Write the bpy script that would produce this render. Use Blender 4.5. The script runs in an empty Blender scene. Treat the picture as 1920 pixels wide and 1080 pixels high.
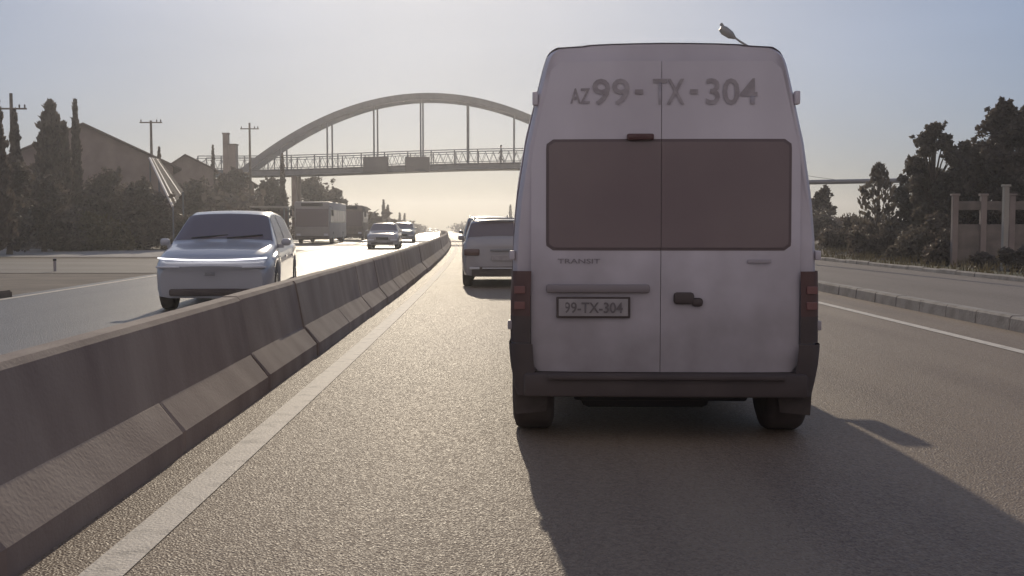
import bpy, bmesh, math, random
from mathutils import Vector, Matrix
R = math.radians
PI = math.pi
S = bpy.context.scene

# ------------------------------------------------------------------ camera, sky, sun, exposure
cam_d = bpy.data.cameras.new("camera"); cam = bpy.data.objects.new("camera", cam_d)
S.collection.objects.link(cam); S.camera = cam
CAM_H = 1.4
cam.location = (0, 0, CAM_H)
cam.rotation_euler = (R(90 - 3.43), 0, R(-0.286))
cam_d.sensor_width = 36; cam_d.lens = 37.5
cam_d.clip_start = 0.1; cam_d.clip_end = 5000
SUN_EL, SUN_AZ = 20.5, -4.3            # elevation; azimuth from +Y, minus = to the left
w = bpy.data.worlds.new("World"); S.world = w; w.use_nodes = True
nt = w.node_tree; bg = nt.nodes['Background']
sky = nt.nodes.new('ShaderNodeTexSky'); sky.sky_type = 'NISHITA'; sky.sun_disc = False
sky.sun_elevation = R(SUN_EL); sky.sun_rotation = R(SUN_AZ)
sky.air_density = 0.8; sky.dust_density = 1.0; sky.ozone_density = 1.3; sky.altitude = 50
gm = nt.nodes.new('ShaderNodeGamma'); gm.inputs[1].default_value = 0.41      # a hazy, flatter sky than the clear-air model gives
tn = nt.nodes.new('ShaderNodeMix'); tn.data_type = 'RGBA'; tn.blend_type = 'MULTIPLY'; tn.inputs[0].default_value = 1; tn.inputs[7].default_value = (.90, .955, 1.065, 1)
nt.links.new(sky.outputs[0], gm.inputs[0]); hs = nt.nodes.new('ShaderNodeHueSaturation'); hs.inputs['Saturation'].default_value = 1.8; nt.links.new(gm.outputs[0], hs.inputs['Color']); nt.links.new(hs.outputs[0], tn.inputs[6]); 
# unseen warm cloud bank added opposite the sun, to fill the shaded sides
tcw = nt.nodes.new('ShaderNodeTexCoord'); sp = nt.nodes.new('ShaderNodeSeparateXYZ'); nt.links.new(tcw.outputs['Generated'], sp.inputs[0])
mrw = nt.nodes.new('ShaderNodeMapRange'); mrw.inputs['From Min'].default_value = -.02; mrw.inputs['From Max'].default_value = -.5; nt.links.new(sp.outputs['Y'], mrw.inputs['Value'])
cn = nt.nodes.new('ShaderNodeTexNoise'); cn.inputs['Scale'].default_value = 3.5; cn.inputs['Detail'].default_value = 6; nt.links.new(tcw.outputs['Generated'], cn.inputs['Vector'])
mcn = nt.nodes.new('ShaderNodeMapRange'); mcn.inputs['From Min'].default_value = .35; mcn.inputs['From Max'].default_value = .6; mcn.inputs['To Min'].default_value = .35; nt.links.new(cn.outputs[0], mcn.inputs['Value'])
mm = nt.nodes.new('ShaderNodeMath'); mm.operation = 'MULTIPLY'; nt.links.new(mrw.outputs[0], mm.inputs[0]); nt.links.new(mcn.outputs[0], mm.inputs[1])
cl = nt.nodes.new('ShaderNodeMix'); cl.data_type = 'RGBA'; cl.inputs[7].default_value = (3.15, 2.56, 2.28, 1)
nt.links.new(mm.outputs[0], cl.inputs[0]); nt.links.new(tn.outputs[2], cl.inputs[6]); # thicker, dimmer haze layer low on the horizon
er = nt.nodes.new('ShaderNodeMapRange'); er.inputs['From Min'].default_value = 0; er.inputs['From Max'].default_value = .24; nt.links.new(sp.outputs['Z'], er.inputs['Value'])
ec = nt.nodes.new('ShaderNodeMix'); ec.data_type = 'RGBA'; ec.inputs[6].default_value = (.60, .66, .79, 1); ec.inputs[7].default_value = (.99, 1.035, 1.12, 1); nt.links.new(er.outputs[0], ec.inputs[0])
em = nt.nodes.new('ShaderNodeMix'); em.data_type = 'RGBA'; em.blend_type = 'MULTIPLY'; em.inputs[0].default_value = 1
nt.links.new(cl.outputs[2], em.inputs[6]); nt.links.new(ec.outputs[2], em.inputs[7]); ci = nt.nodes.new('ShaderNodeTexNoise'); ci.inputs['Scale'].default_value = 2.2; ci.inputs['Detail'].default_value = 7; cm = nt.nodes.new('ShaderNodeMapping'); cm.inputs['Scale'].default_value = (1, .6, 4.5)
nt.links.new(tcw.outputs['Generated'], cm.inputs[0]); nt.links.new(cm.outputs[0], ci.inputs['Vector'])
cv = nt.nodes.new('ShaderNodeMapRange'); cv.inputs['From Min'].default_value = .3; cv.inputs['From Max'].default_value = .7; cv.inputs['To Min'].default_value = .94; cv.inputs['To Max'].default_value = 1.07; nt.links.new(ci.outputs[0], cv.inputs['Value'])
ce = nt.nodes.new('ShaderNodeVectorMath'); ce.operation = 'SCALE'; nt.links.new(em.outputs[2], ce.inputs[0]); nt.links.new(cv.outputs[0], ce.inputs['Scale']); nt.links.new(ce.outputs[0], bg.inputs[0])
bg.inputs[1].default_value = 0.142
sd = bpy.data.lights.new("sun", 'SUN'); sun = bpy.data.objects.new("sun", sd); S.collection.objects.link(sun)
sd.energy = 1.75; sd.angle = R(0.6); sd.color = (1.0, 0.86, 0.66)
az = R(SUN_AZ); el = R(SUN_EL)
SD = Vector((math.sin(az) * math.cos(el), math.cos(az) * math.cos(el), math.sin(el)))
sun.rotation_euler = SD.to_track_quat('Z', 'Y').to_euler()
S.view_settings.view_transform = 'Standard'; S.view_settings.look = 'None'
S.view_settings.exposure = 0.32; S.view_settings.gamma = 1
S.render.resolution_x = 1024; S.render.resolution_y = 576
try:
    S.cycles.volume_step_rate = 1; S.cycles.volume_bounces = 0
    S.cycles.sample_clamp_indirect = 3.0
except Exception: pass

# ------------------------------------------------------------------ helpers
COL = S.collection
def tag(o, label=None, cat=None, group=None, kind=None):
    if label: o['label'] = label
    if cat: o['category'] = cat
    if group: o['group'] = group
    if kind: o['kind'] = kind
    return o
def empty(name, loc=(0, 0, 0), rz=0, label=None, cat=None, group=None):
    o = bpy.data.objects.new(name, None); COL.objects.link(o)
    o.location = loc; o.rotation_euler = (0, 0, rz); o.empty_display_size = .2
    return tag(o, label, cat, group)
def obj(name, bm, m, parent=None, smooth=False, ang=40, loc=None, rz=0):
    if isinstance(bm, bmesh.types.BMesh):
        me = bpy.data.meshes.new(name); bm.normal_update(); bm.to_mesh(me); bm.free()
    else: me = bm
    ms = m if isinstance(m, (list, tuple)) else [m]
    if not me.materials:
        for x in ms: me.materials.append(x)
    if smooth:
        for p in me.polygons: p.use_smooth = True
        me.set_sharp_from_angle(angle=R(ang))
    o = bpy.data.objects.new(name, me); COL.objects.link(o)
    if parent: o.parent = parent
    if loc is not None: o.location = loc
    if rz: o.rotation_euler = (0, 0, rz)
    return o
def copy_tree(o, parent=None):
    c = o.copy(); COL.objects.link(c)
    if parent: c.parent = parent
    for ch in list(o.children): copy_tree(ch, c)
    return c
def B(): return bmesh.new()
def box(bm, c, s, rz=0, bev=0, rx=0, ry=0):
    r = bmesh.ops.create_cube(bm, size=1)
    vs = r['verts']
    M = Matrix.Translation(c) @ Matrix.Rotation(rz, 4, 'Z') @ Matrix.Rotation(ry, 4, 'Y') @ Matrix.Rotation(rx, 4, 'X') @ Matrix.Diagonal((s[0], s[1], s[2], 1))
    bmesh.ops.transform(bm, matrix=M, verts=vs)
    if bev:
        es = list({e for v in vs for e in v.link_edges})
        bmesh.ops.bevel(bm, geom=es, offset=bev, segments=2, affect='EDGES', profile=.5)
    return bm
def tube(bm, pts, rad, n=8, cap=True):
    pts = [Vector(p) for p in pts]; rings = []
    for i, p in enumerate(pts):
        d = (pts[min(i + 1, len(pts) - 1)] - pts[max(i - 1, 0)]).normalized()
        a = d.orthogonal().normalized() if abs(d.z) > .99 else d.cross(Vector((0, 0, 1))).normalized()
        b = d.cross(a).normalized()
        r = rad[i] if isinstance(rad, (list, tuple)) else rad
        rings.append([bm.verts.new(p + (a * math.cos(t) + b * math.sin(t)) * r) for t in [2 * PI * k / n for k in range(n)]])
    for i in range(len(rings) - 1):
        for k in range(n):
            bm.faces.new((rings[i][k], rings[i][(k + 1) % n], rings[i + 1][(k + 1) % n], rings[i + 1][k]))
    if cap:
        bm.faces.new(rings[0][::-1]); bm.faces.new(rings[-1])
    return bm
def lathe(bm, prof, n=24, axis='X', c=(0, 0, 0)):
    """prof: list of (along axis, radius)"""
    rings = []
    for a, r in prof:
        ring = []
        for k in range(n):
            t = 2 * PI * k / n
            if axis == 'X': v = (a, r * math.cos(t), r * math.sin(t))
            elif axis == 'Y': v = (r * math.cos(t), a, r * math.sin(t))
            else: v = (r * math.cos(t), r * math.sin(t), a)
            ring.append(bm.verts.new(Vector(v) + Vector(c)))
        rings.append(ring)
    for i in range(len(rings) - 1):
        for k in range(n):
            bm.faces.new((rings[i][k], rings[i][(k + 1) % n], rings[i + 1][(k + 1) % n], rings[i + 1][k]))
    bm.faces.new(rings[0]); bm.faces.new(rings[-1][::-1])
    bmesh.ops.recalc_face_normals(bm, faces=bm.faces[:])
    return bm
def prism(bm, pts, d, plane='XZ'):
    """extrude outline pts (a,b) by range d=(d0,d1) along the third axis"""
    def P(a, b, t):
        return {'XZ': (a, t, b), 'YZ': (t, a, b), 'XY': (a, b, t)}[plane]
    v0 = [bm.verts.new(P(a, b, d[0])) for a, b in pts]; v1 = [bm.verts.new(P(a, b, d[1])) for a, b in pts]
    n = len(pts)
    fs = [bm.faces.new(v0), bm.faces.new(v1[::-1])]
    for i in range(n): fs.append(bm.faces.new((v0[i], v1[i], v1[(i + 1) % n], v0[(i + 1) % n])))
    bmesh.ops.recalc_face_normals(bm, faces=fs)
    return bm
def grid(bm, rows, close=False):
    vs = [[bm.verts.new(p) for p in r] for r in rows]
    for i in range(len(vs) - 1):
        m = len(vs[i])
        for k in range(m if close else m - 1):
            bm.faces.new((vs[i][k], vs[i][(k + 1) % m], vs[i + 1][(k + 1) % m], vs[i + 1][k]))
    return vs
def lerp(a, b, t): return a + (b - a) * t
def interp(tab, x):
    if x <= tab[0][0]: return tab[0][1]
    for (a, b), (c, d) in zip(tab, tab[1:]):
        if x <= c: return lerp(b, d, (x - a) / (c - a) if c > a else 0)
    return tab[-1][1]
def sm(t): t = max(0, min(1, t)); return t * t * (3 - 2 * t)
def text_mesh(s, size):
    cu = bpy.data.curves.new('t', 'FONT'); cu.body = s; cu.size = size; cu.resolution_u = 3; cu.offset = size * .014
    o = bpy.data.objects.new('t', cu); COL.objects.link(o)
    dg = bpy.context.evaluated_depsgraph_get(); dg.update()
    me = bpy.data.meshes.new_from_object(o.evaluated_get(dg))
    bpy.data.objects.remove(o); me.materials.clear()
    return me

# ------------------------------------------------------------------ materials
def mat(name, c, rough=.7, c2=None, scale=3.0, metal=0, bump=0, bscale=40, spec=.5, emit=None, coat=0, detail=4, streak=None, lo=.35, hi=.65, world=False):
    m = bpy.data.materials.new(name); m.use_nodes = True; n = m.node_tree; b = n.nodes['Principled BSDF']
    b.inputs['Roughness'].default_value = rough; b.inputs['Metallic'].default_value = metal
    b.inputs['Specular IOR Level'].default_value = spec; b.inputs['Coat Weight'].default_value = coat
    b.inputs['Base Color'].default_value = (*c, 1)
    tc = n.nodes.new('ShaderNodeTexCoord'); src = tc.outputs['Object']
    if world: src = n.nodes.new('ShaderNodeNewGeometry').outputs['Position']
    if streak:
        mp = n.nodes.new('ShaderNodeMapping'); mp.inputs['Scale'].default_value = streak; n.links.new(src, mp.inputs[0]); src2 = mp.outputs[0]
    else: src2 = src
    if c2:
        no = n.nodes.new('ShaderNodeTexNoise'); no.inputs['Scale'].default_value = scale; no.inputs['Detail'].default_value = detail
        n.links.new(src2, no.inputs['Vector'])
        cr = n.nodes.new('ShaderNodeValToRGB'); cr.color_ramp.elements[0].position = lo; cr.color_ramp.elements[1].position = hi
        cr.color_ramp.elements[0].color = (*c, 1); cr.color_ramp.elements[1].color = (*c2, 1)
        n.links.new(no.outputs[0], cr.inputs[0]); n.links.new(cr.outputs[0], b.inputs['Base Color'])
    if bump:
        nb = n.nodes.new('ShaderNodeTexNoise'); nb.inputs['Scale'].default_value = bscale; nb.inputs['Detail'].default_value = 3
        n.links.new(src, nb.inputs['Vector'])
        bp = n.nodes.new('ShaderNodeBump'); bp.inputs['Strength'].default_value = bump; bp.inputs['Distance'].default_value = .02
        n.links.new(nb.outputs[0], bp.inputs['Height']); n.links.new(bp.outputs[0], b.inputs['Normal'])
    if emit: b.inputs['Emission Color'].default_value = (*emit[:3], 1); b.inputs['Emission Strength'].default_value = emit[3]
    return m

def asphalt(name, ca, cb, rough=.5, bs=.9, cell=70, spec=.5, dist=.012):
    m = bpy.data.materials.new(name); m.use_nodes = True; n = m.node_tree; b = n.nodes['Principled BSDF']
    L = n.links.new; tc = n.nodes.new('ShaderNodeTexCoord'); src = tc.outputs['Object']; b.inputs['Specular IOR Level'].default_value = spec
    big = n.nodes.new('ShaderNodeTexNoise'); big.inputs['Scale'].default_value = .9; big.inputs['Detail'].default_value = 6
    mp = n.nodes.new('ShaderNodeMapping'); mp.inputs['Scale'].default_value = (1, .18, 1); L(src, mp.inputs[0]); L(mp.outputs[0], big.inputs['Vector'])
    vo = n.nodes.new('ShaderNodeTexVoronoi'); vo.inputs['Scale'].default_value = cell; L(src, vo.inputs['Vector'])
    fine = n.nodes.new('ShaderNodeTexNoise'); fine.inputs['Scale'].default_value = 28; fine.inputs['Detail'].default_value = 5; L(src, fine.inputs['Vector'])
    sep = n.nodes.new('ShaderNodeSeparateColor'); L(vo.outputs['Color'], sep.inputs[0])
    a1 = n.nodes.new('ShaderNodeMath'); a1.operation = 'MULTIPLY_ADD'; L(sep.outputs[0], a1.inputs[0]); a1.inputs[1].default_value = .42; L(big.outputs[0], a1.inputs[2])
    a2 = n.nodes.new('ShaderNodeMath'); a2.operation = 'MULTIPLY_ADD'; L(fine.outputs[0], a2.inputs[0]); a2.inputs[1].default_value = .7
    tk = n.nodes.new('ShaderNodeTexNoise'); tk.inputs['Scale'].default_value = 1.0; tk.inputs['Detail'].default_value = 3; tm = n.nodes.new('ShaderNodeMapping'); tm.inputs['Scale'].default_value = (1.6, .035, 1); L(src, tm.inputs[0]); L(tm.outputs[0], tk.inputs['Vector'])
    a3 = n.nodes.new('ShaderNodeMath'); a3.operation = 'MULTIPLY_ADD'; L(tk.outputs[0], a3.inputs[0]); a3.inputs[1].default_value = .75; L(a1.outputs[0], a3.inputs[2]); L(a3.outputs[0], a2.inputs[2])
    cr = n.nodes.new('ShaderNodeValToRGB'); cr.color_ramp.elements[0].position = .75; cr.color_ramp.elements[1].position = 1.0
    mr = n.nodes.new('ShaderNodeMath'); mr.operation = 'MULTIPLY'; mr.inputs[1].default_value = .62; L(a2.outputs[0], mr.inputs[0])
    cr.color_ramp.elements[0].position = .55; cr.color_ramp.elements[1].position = 1
    cr.color_ramp.elements[0].color = (*ca, 1); cr.color_ramp.elements[1].color = (*cb, 1)
    L(mr.outputs[0], cr.inputs[0]); L(cr.outputs[0], b.inputs['Base Color'])
    rr = n.nodes.new('ShaderNodeMapRange'); rr.inputs['To Min'].default_value = rough - .12; rr.inputs['To Max'].default_value = rough + .15
    L(sep.outputs[1], rr.inputs['Value']); L(rr.outputs[0], b.inputs['Roughness'])
    h = n.nodes.new('ShaderNodeMath'); h.operation = 'ADD'; L(vo.outputs['Distance'], h.inputs[0]); L(fine.outputs[0], h.inputs[1])
    bp = n.nodes.new('ShaderNodeBump'); bp.inputs['Strength'].default_value = bs; bp.inputs['Distance'].default_value = dist
    L(h.outputs[0], bp.inputs['Height']); L(bp.outputs[0], b.inputs['Normal'])
    return m

def leafmat(name, ca, cb, trans=.25):
    m = bpy.data.materials.new(name); m.use_nodes = True; n = m.node_tree; L = n.links.new
    for x in list(n.nodes):
        if x.type == 'BSDF_PRINCIPLED': n.nodes.remove(x)
    out = [x for x in n.nodes if x.type == 'OUTPUT_MATERIAL'][0]
    g = n.nodes.new('ShaderNodeNewGeometry'); cr = n.nodes.new('ShaderNodeValToRGB')
    cr.color_ramp.elements[0].color = (*ca, 1); cr.color_ramp.elements[1].color = (*cb, 1)
    tc = n.nodes.new('ShaderNodeTexCoord'); no = n.nodes.new('ShaderNodeTexNoise'); no.inputs['Scale'].default_value = 1.3; L(tc.outputs['Object'], no.inputs['Vector'])
    mx = n.nodes.new('ShaderNodeMath'); mx.operation = 'MULTIPLY_ADD'; mx.inputs[1].default_value = .5
    L(g.outputs['Random Per Island'], mx.inputs[0]); L(no.outputs[0], mx.inputs[2])
    sb = n.nodes.new('ShaderNodeMath'); sb.operation = 'SUBTRACT'; sb.inputs[1].default_value = .2; L(mx.outputs[0], sb.inputs[0])
    L(sb.outputs[0], cr.inputs[0])
    d = n.nodes.new('ShaderNodeBsdfPrincipled'); d.inputs['Roughness'].default_value = .55; L(cr.outputs[0], d.inputs['Base Color'])
    d.inputs['Specular IOR Level'].default_value = .35
    t = n.nodes.new('ShaderNodeBsdfTranslucent'); L(cr.outputs[0], t.inputs[0])
    ms = n.nodes.new('ShaderNodeMixShader'); ms.inputs[0].default_value = trans
    L(d.outputs[0], ms.inputs[1]); L(t.outputs[0], ms.inputs[2]); L(ms.outputs[0], out.inputs[0])
    return m

M_road = asphalt('asphalt', (.135, .094, .072), (.31, .238, .17), .60, 1.0, 84, .30, .0065)
M_road2 = asphalt('asphalt_oncoming', (.11, .10, .09), (.19, .17, .15), .42, .5, 62)
M_pave = asphalt('pavement_asphalt', (.14, .112, .095), (.22, .18, .15), .8, .5, 50)
M_dirt = mat('dirt', (.13, .10, .078), .95, (.20, .16, .12), .9, bump=.6, bscale=8, detail=8)
M_conc = mat('concrete', (.215, .16, .135), .85, (.37, .295, .24), 2.6, bump=.22, bscale=40, detail=9, streak=(1, .8, .28), lo=.3, hi=.7, world=True)
M_concl = mat('light_concrete', (.30, .27, .24), .85, (.42, .38, .34), 1.2, bump=.3, bscale=25, detail=8)
M_kerb = mat('kerb_stone', (.24, .21, .18), .85, (.36, .32, .28), 3, bump=.4, bscale=25)
M_line = mat('line_paint', (.46, .41, .34), .7, (.74, .66, .54), 7, bump=.35, bscale=60, detail=8, lo=.28, hi=.5)
M_grass = mat('dry_grass', (.07, .072, .035), .95, (.15, .13, .07), 1.1, bump=.8, bscale=18, detail=8)
M_van = mat('dusty_white_paint', (.60, .555, .59), .5, (.74, .69, .73), 1.3, spec=.5, coat=.15, detail=6, streak=(1, 1, .5))
def grime(m, col, z0, z1, amt):
    n = m.node_tree; b = n.nodes['Principled BSDF']; L = n.links.new; old = b.inputs['Base Color'].links[0].from_socket
    tc = n.nodes.new('ShaderNodeTexCoord'); sp_ = n.nodes.new('ShaderNodeSeparateXYZ'); L(tc.outputs['Object'], sp_.inputs[0])
    no = n.nodes.new('ShaderNodeTexNoise'); no.inputs['Scale'].default_value = 3.5; no.inputs['Detail'].default_value = 9; L(tc.outputs['Object'], no.inputs['Vector'])
    ad = n.nodes.new('ShaderNodeMath'); ad.operation = 'MULTIPLY_ADD'; ad.inputs[1].default_value = -1.1; L(no.outputs[0], ad.inputs[0]); L(sp_.outputs['Z'], ad.inputs[2])
    mr = n.nodes.new('ShaderNodeMapRange'); mr.inputs['From Min'].default_value = z1 - .55; mr.inputs['From Max'].default_value = z0 - .55; mr.inputs['To Max'].default_value = amt; L(ad.outputs[0], mr.inputs['Value'])
    mx = n.nodes.new('ShaderNodeMix'); mx.data_type = 'RGBA'; L(mr.outputs[0], mx.inputs[0]); L(old, mx.inputs[6]); mx.inputs[7].default_value = (*col, 1); L(mx.outputs[2], b.inputs['Base Color'])
grime(M_van, (.21, .18, .17), .35, 1.45, .75)
M_white = mat('white_paint', (.36, .34, .345), .25, spec=.5, coat=.6)
M_silver = mat('silver_blue_paint', (.44, .44, .465), .28, metal=.1, coat=.7)
M_grey = mat('grey_paint', (.22, .23, .25), .3, metal=.2, coat=.5)
M_dark = mat('dark_paint', (.05, .05, .055), .3, coat=.5)
M_plas = mat('dark_plastic', (.075, .058, .055), .8, (.10, .078, .072), 3)
M_tyre = mat('tyre_rubber', (.07, .055, .05), .9, (.10, .08, .07), 8)
M_rim = mat('alloy_rim', (.30, .30, .31), .35, metal=.8)
M_glass = mat('tinted_glass', (.17, .135, .14), .25, spec=.6, coat=.0)
M_dglass = mat('dusty_tinted_glass', (.19, .138, .140), .36, (.235, .18, .172), .9, spec=.5, detail=5)
M_red = mat('red_lens', (.11, .055, .05), .3, coat=.4)
M_amber = mat('amber_lens', (.4, .13, .03), .3)
M_clear = mat('clear_lens', (.65, .65, .68), .12, spec=.8, coat=.5)
M_lamp = mat('daytime_light', (.9, .9, .95), .3, emit=(1, .98, 1, 1.6))
M_head = mat('headlight_glow', (.9, .9, .95), .3, emit=(1, .97, .93, 3))
M_black = mat('black', (.02, .018, .018), .7)
M_seal = mat('seal_rubber', (.15, .112, .113), .6)
M_letter = mat('faded_lettering', (.34, .30, .31), .6, (.46, .415, .43), 14)
M_plate = mat('number_plate', (.34, .31, .305), .6, (.42, .385, .38), 8)
M_steel = mat('painted_steel', (.13, .14, .16), .55, (.17, .18, .20), 1.5)
M_galv = mat('galvanised_steel', (.24, .24, .25), .5, metal=.4)
M_board = mat('sign_back', (.13, .125, .13), .7)
M_bark = mat('bark', (.07, .055, .042), .9, (.12, .09, .07), 9, bump=.8, bscale=20, streak=(1, 1, .3))
M_leaf = leafmat('leaf_green', (.085, .07, .058), (.22, .19, .15), .5)
M_leafd = leafmat('leaf_dark', (.085, .066, .056), (.20, .165, .13), .45)
M_leafo = leafmat('leaf_olive', (.08, .065, .035), (.19, .155, .085), .25)
M_wall = mat('rendered_wall', (.25, .20, .175), .9, (.34, .275, .235), .8, bump=.2, bscale=12)
M_wall3 = mat('weathered_wall', (.16, .135, .115), .9, (.24, .20, .17), 2.5, bump=.2, bscale=12, detail=8)
M_wall2 = mat('pale_wall', (.36, .33, .28), .9, (.44, .40, .34), .7)
M_roof = mat('roof_sheet', (.16, .13, .115), .85, (.21, .17, .15), 1.0, spec=.2)
M_corr = mat('corrugated_sheet', (.20, .165, .15), .8, spec=.2)
M_rib = mat('pale_rib', (.75, .68, .62), .5)
M_bus = mat('bus_paint', (.33, .30, .28), .5, (.38, .35, .33), 1)
M_skin = mat('skin', (.35, .2, .14), .6); M_hair = mat('hair', (.02, .015, .012), .7)
M_shirt = mat('dark_jacket', (.06, .055, .07), .9); M_trou = mat('trousers', (.05, .05, .07), .9)
M_wood = mat('pole_wood', (.12, .10, .085), .9, (.17, .145, .12), 5)

# ------------------------------------------------------------------ the lie of the land
def cx(y):                                   # sideways drift of the road
    if y < 0: return 0
    if y < 100: return -y * y / 2900
    t = y - 100
    return -3.448 - .069 * t + min(t, 200) ** 2 * .000035 + max(0, t - 200) * .014
def cs(y): return (cx(y + .5) - cx(y - .5))
def zg(y):                                   # the road falls away gently beyond the crest
    if y < 70: return 0
    if y < 130: return -.0058 * (y - 70) ** 2 / 120
    return -.174 - .0058 * (y - 130)
def P(px, py, Y): return Vector(((px - 950) / 2000 * Y, Y, CAM_H + (420 - py) / 2000 * Y))
def X(px, Y): return (px - 950) / 2000 * Y
def land(x, y):
    h = zg(y) - .03
    u = x - cx(y)
    if u < -16: h += 1.1 * sm((-u - 16) / 14) * sm((y - 60) / 12)
    if u > 11.5: h += .45 * sm((u - 11.5) / 6)
    return h
def ys(a, b):
    out = []; y = a
    while y < b:
        out.append(y); y += 2 if y < 60 else (6 if y < 160 else 25)
    return out + [b]
def strip(name, x0, x1, y0, y1, z, m, n=1, kind='structure', follow=True):
    bm = B()
    rows = []
    for y in ys(y0, y1):
        c = cx(y) if follow else 0
        rows.append([(c + lerp(x0, x1, k / n), y, zg(y) + z) for k in range(n + 1)])
    grid(bm, rows); bmesh.ops.recalc_face_normals(bm, faces=bm.faces[:])
    if bm.faces[0].normal.z < 0: bmesh.ops.reverse_faces(bm, faces=bm.faces[:])
    o = obj(name, bm, m); 
    if kind: o['kind'] = kind
    return o

bm = B(); xs = [-420, -250, -150, -100, -70, -50] + [-42 + 2 * k for k in range(17)] + [-2.2, 6.5, 11.4] + [12.5 + 1.5 * k for k in range(8)] + [30, 45, 70, 120, 220, 420]
xs = sorted(xs)
grid(bm, [[(cx(y) + x, y, land(x + cx(y), y)) for x in xs] for y in ys(-30, 840)])
bmesh.ops.recalc_face_normals(bm, faces=bm.faces[:])
if bm.faces[0].normal.z < 0: bmesh.ops.reverse_faces(bm, faces=bm.faces[:])
obj('ground', bm, M_dirt, smooth=True)['kind'] = 'structure'
strip('road', -2.2, 6.72, -30, 830, 0, M_road, 4)
strip('oncoming_road', -9.6, -2.2, -30, 830, 0, M_road2, 4)
strip('bus_bay', -19.5, -9.6, 58, 130, -.004, M_road2, 2)
strip('road_marking', -1.70, -1.52, -30, 600, .005, M_line)
strip('road_marking', 5.62, 5.77, -30, 600, .005, M_line)
strip('road_marking', -9.3, -9.15, -30, 600, .005, M_line)
strip('pavement', 6.88, 11.2, -30, 400, .16, M_pave, 2)
strip('grass_verge', 11.33, 13.2, -30, 300, .17, M_grass, 2)
# kerbs: stones a metre long with open joints, one sheet of stonework each
def kerb(x0, x1, h0, h1, y0, y1, L, seed, jit=.006, m=None):
    random.seed(seed); bm = B(); y = y0
    while y < y1:
        l = L if y < 60 else L * 6
        a, b_ = y + .012, y + l - .012
        j = random.uniform(-jit, jit); j2 = random.uniform(-jit, jit)
        pr = [(x0, h0), (x0 + .015, h1 - .03 + j), (x0 + .04, h1 + j), (x1, h1 + j), (x1, h0)]
        v = [[bm.verts.new((cx(t) + px + (j2 if k else 0), t, zg(t) + pz)) for px, pz in pr] for k, t in enumerate((a, b_))]
        for i in range(len(pr) - 1): bm.faces.new((v[0][i], v[0][i + 1], v[1][i + 1], v[1][i]))
        bm.faces.new(v[0][::-1]); bm.faces.new(v[1])
        y += l
    bmesh.ops.recalc_face_normals(bm, faces=bm.faces[:])
    o = obj('kerb', bm, m or M_kerb); o['kind'] = 'structure'; return o
kerb(6.70, 6.90, -.02, .19, -6, 300, 1.0, 3)
kerb(11.2, 11.33, .1, .27, -6, 300, 1.0, 4, .012)
# left side street, bare shoulder, island
def patch(name, pts, z, m, kind='structure'):
    bm = B(); vs = [bm.verts.new((x, y, zg(y) + z)) for x, y in pts]; f = bm.faces.new(vs)
    bm.normal_update()
    if f.normal.z < 0: bmesh.ops.reverse_faces(bm, faces=[f])
    o = obj(name, bm, m); o['kind'] = kind; return o
patch('side_street', [(-60, 31), (-9.95, 31), (-10.1, 43), (-60, 43)], -.016, mat('worn_street', (.17, .145, .12), .8, (.23, .2, .165), .5, bump=.4, bscale=14, streak=(.25, 1, 1)))
patch('side_pavement', [(-70, 46), (-10.3, 46), (-10.8, 58), (-19, 60.5), (-70, 60)], -.010, M_concl)
def island():
    bm = B(); pts = [(-16, 19.4), (-9.9, 19.2), (-9.62, 19.6), (-9.55, 20.6), (-9.9, 21.3), (-16, 22.2)]
    prism(bm, pts, (-.03, .13), 'XY'); bmesh.ops.bevel(bm, geom=[e for e in bm.edges if e.verts[0].co.z > .1 and e.verts[1].co.z > .1], offset=.03, segments=2, affect='EDGES')
    o = obj('traffic_island', bm, M_dirt); o['kind'] = 'structure'
island()

# ------------------------------------------------------------------ median barrier
BL = 2.42
def barrier_mesh():
    bm = B(); L = BL / 2 - .0015
    # upright wall
    wall = [(-.20, 0), (-.17, .30), (-.085, .77), (-.06, .80), (.06, .80), (.085, .77), (.17, .30), (.20, 0)]
    prism(bm, wall, (-L, L))
    es = [e for e in bm.edges if abs(abs(e.verts[0].co.y) - L) < .001 and abs(e.verts[0].co.y - e.verts[1].co.y) < .001 and max(e.verts[0].co.z, e.verts[1].co.z) > .28]
    bmesh.ops.bevel(bm, geom=es, offset=.003, segments=1, affect='EDGES')
    # spreading feet, cut back at each end
    for s in (-1, 1):
        F = L - .022
        rows = []
        for t, k in ((-F, .3), (-F + .03, 1), (-F * .5, 1), (0, 1), (F * .5, 1), (F - .03, 1), (F, .3)):
            o_ = .02 * k
            rows.append([(s * .15, t, 0), (s * (.30 + o_), t, 0), (s * (.30 + o_), t, .125 + .01 * k), (s * (.165 + .005 * k), t, .315), (s * .15, t, .32)])
        vs = grid(bm, rows)
        bm.faces.new(vs[0]); bm.faces.new(vs[-1][::-1])
    bmesh.ops.recalc_face_normals(bm, faces=bm.faces[:])
    me = bpy.data.meshes.new('concrete_barrier'); bm.to_mesh(me); bm.free(); me.materials.append(M_conc); return me
bme = barrier_mesh()
ordn = ['nearest', 'second', 'third', 'fourth', 'fifth', 'sixth', 'seventh', 'eighth', 'ninth', 'tenth', 'eleventh', 'twelfth']
y = 6.49 - BL * 3 + BL / 2; k = 0
random.seed(8)
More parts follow.
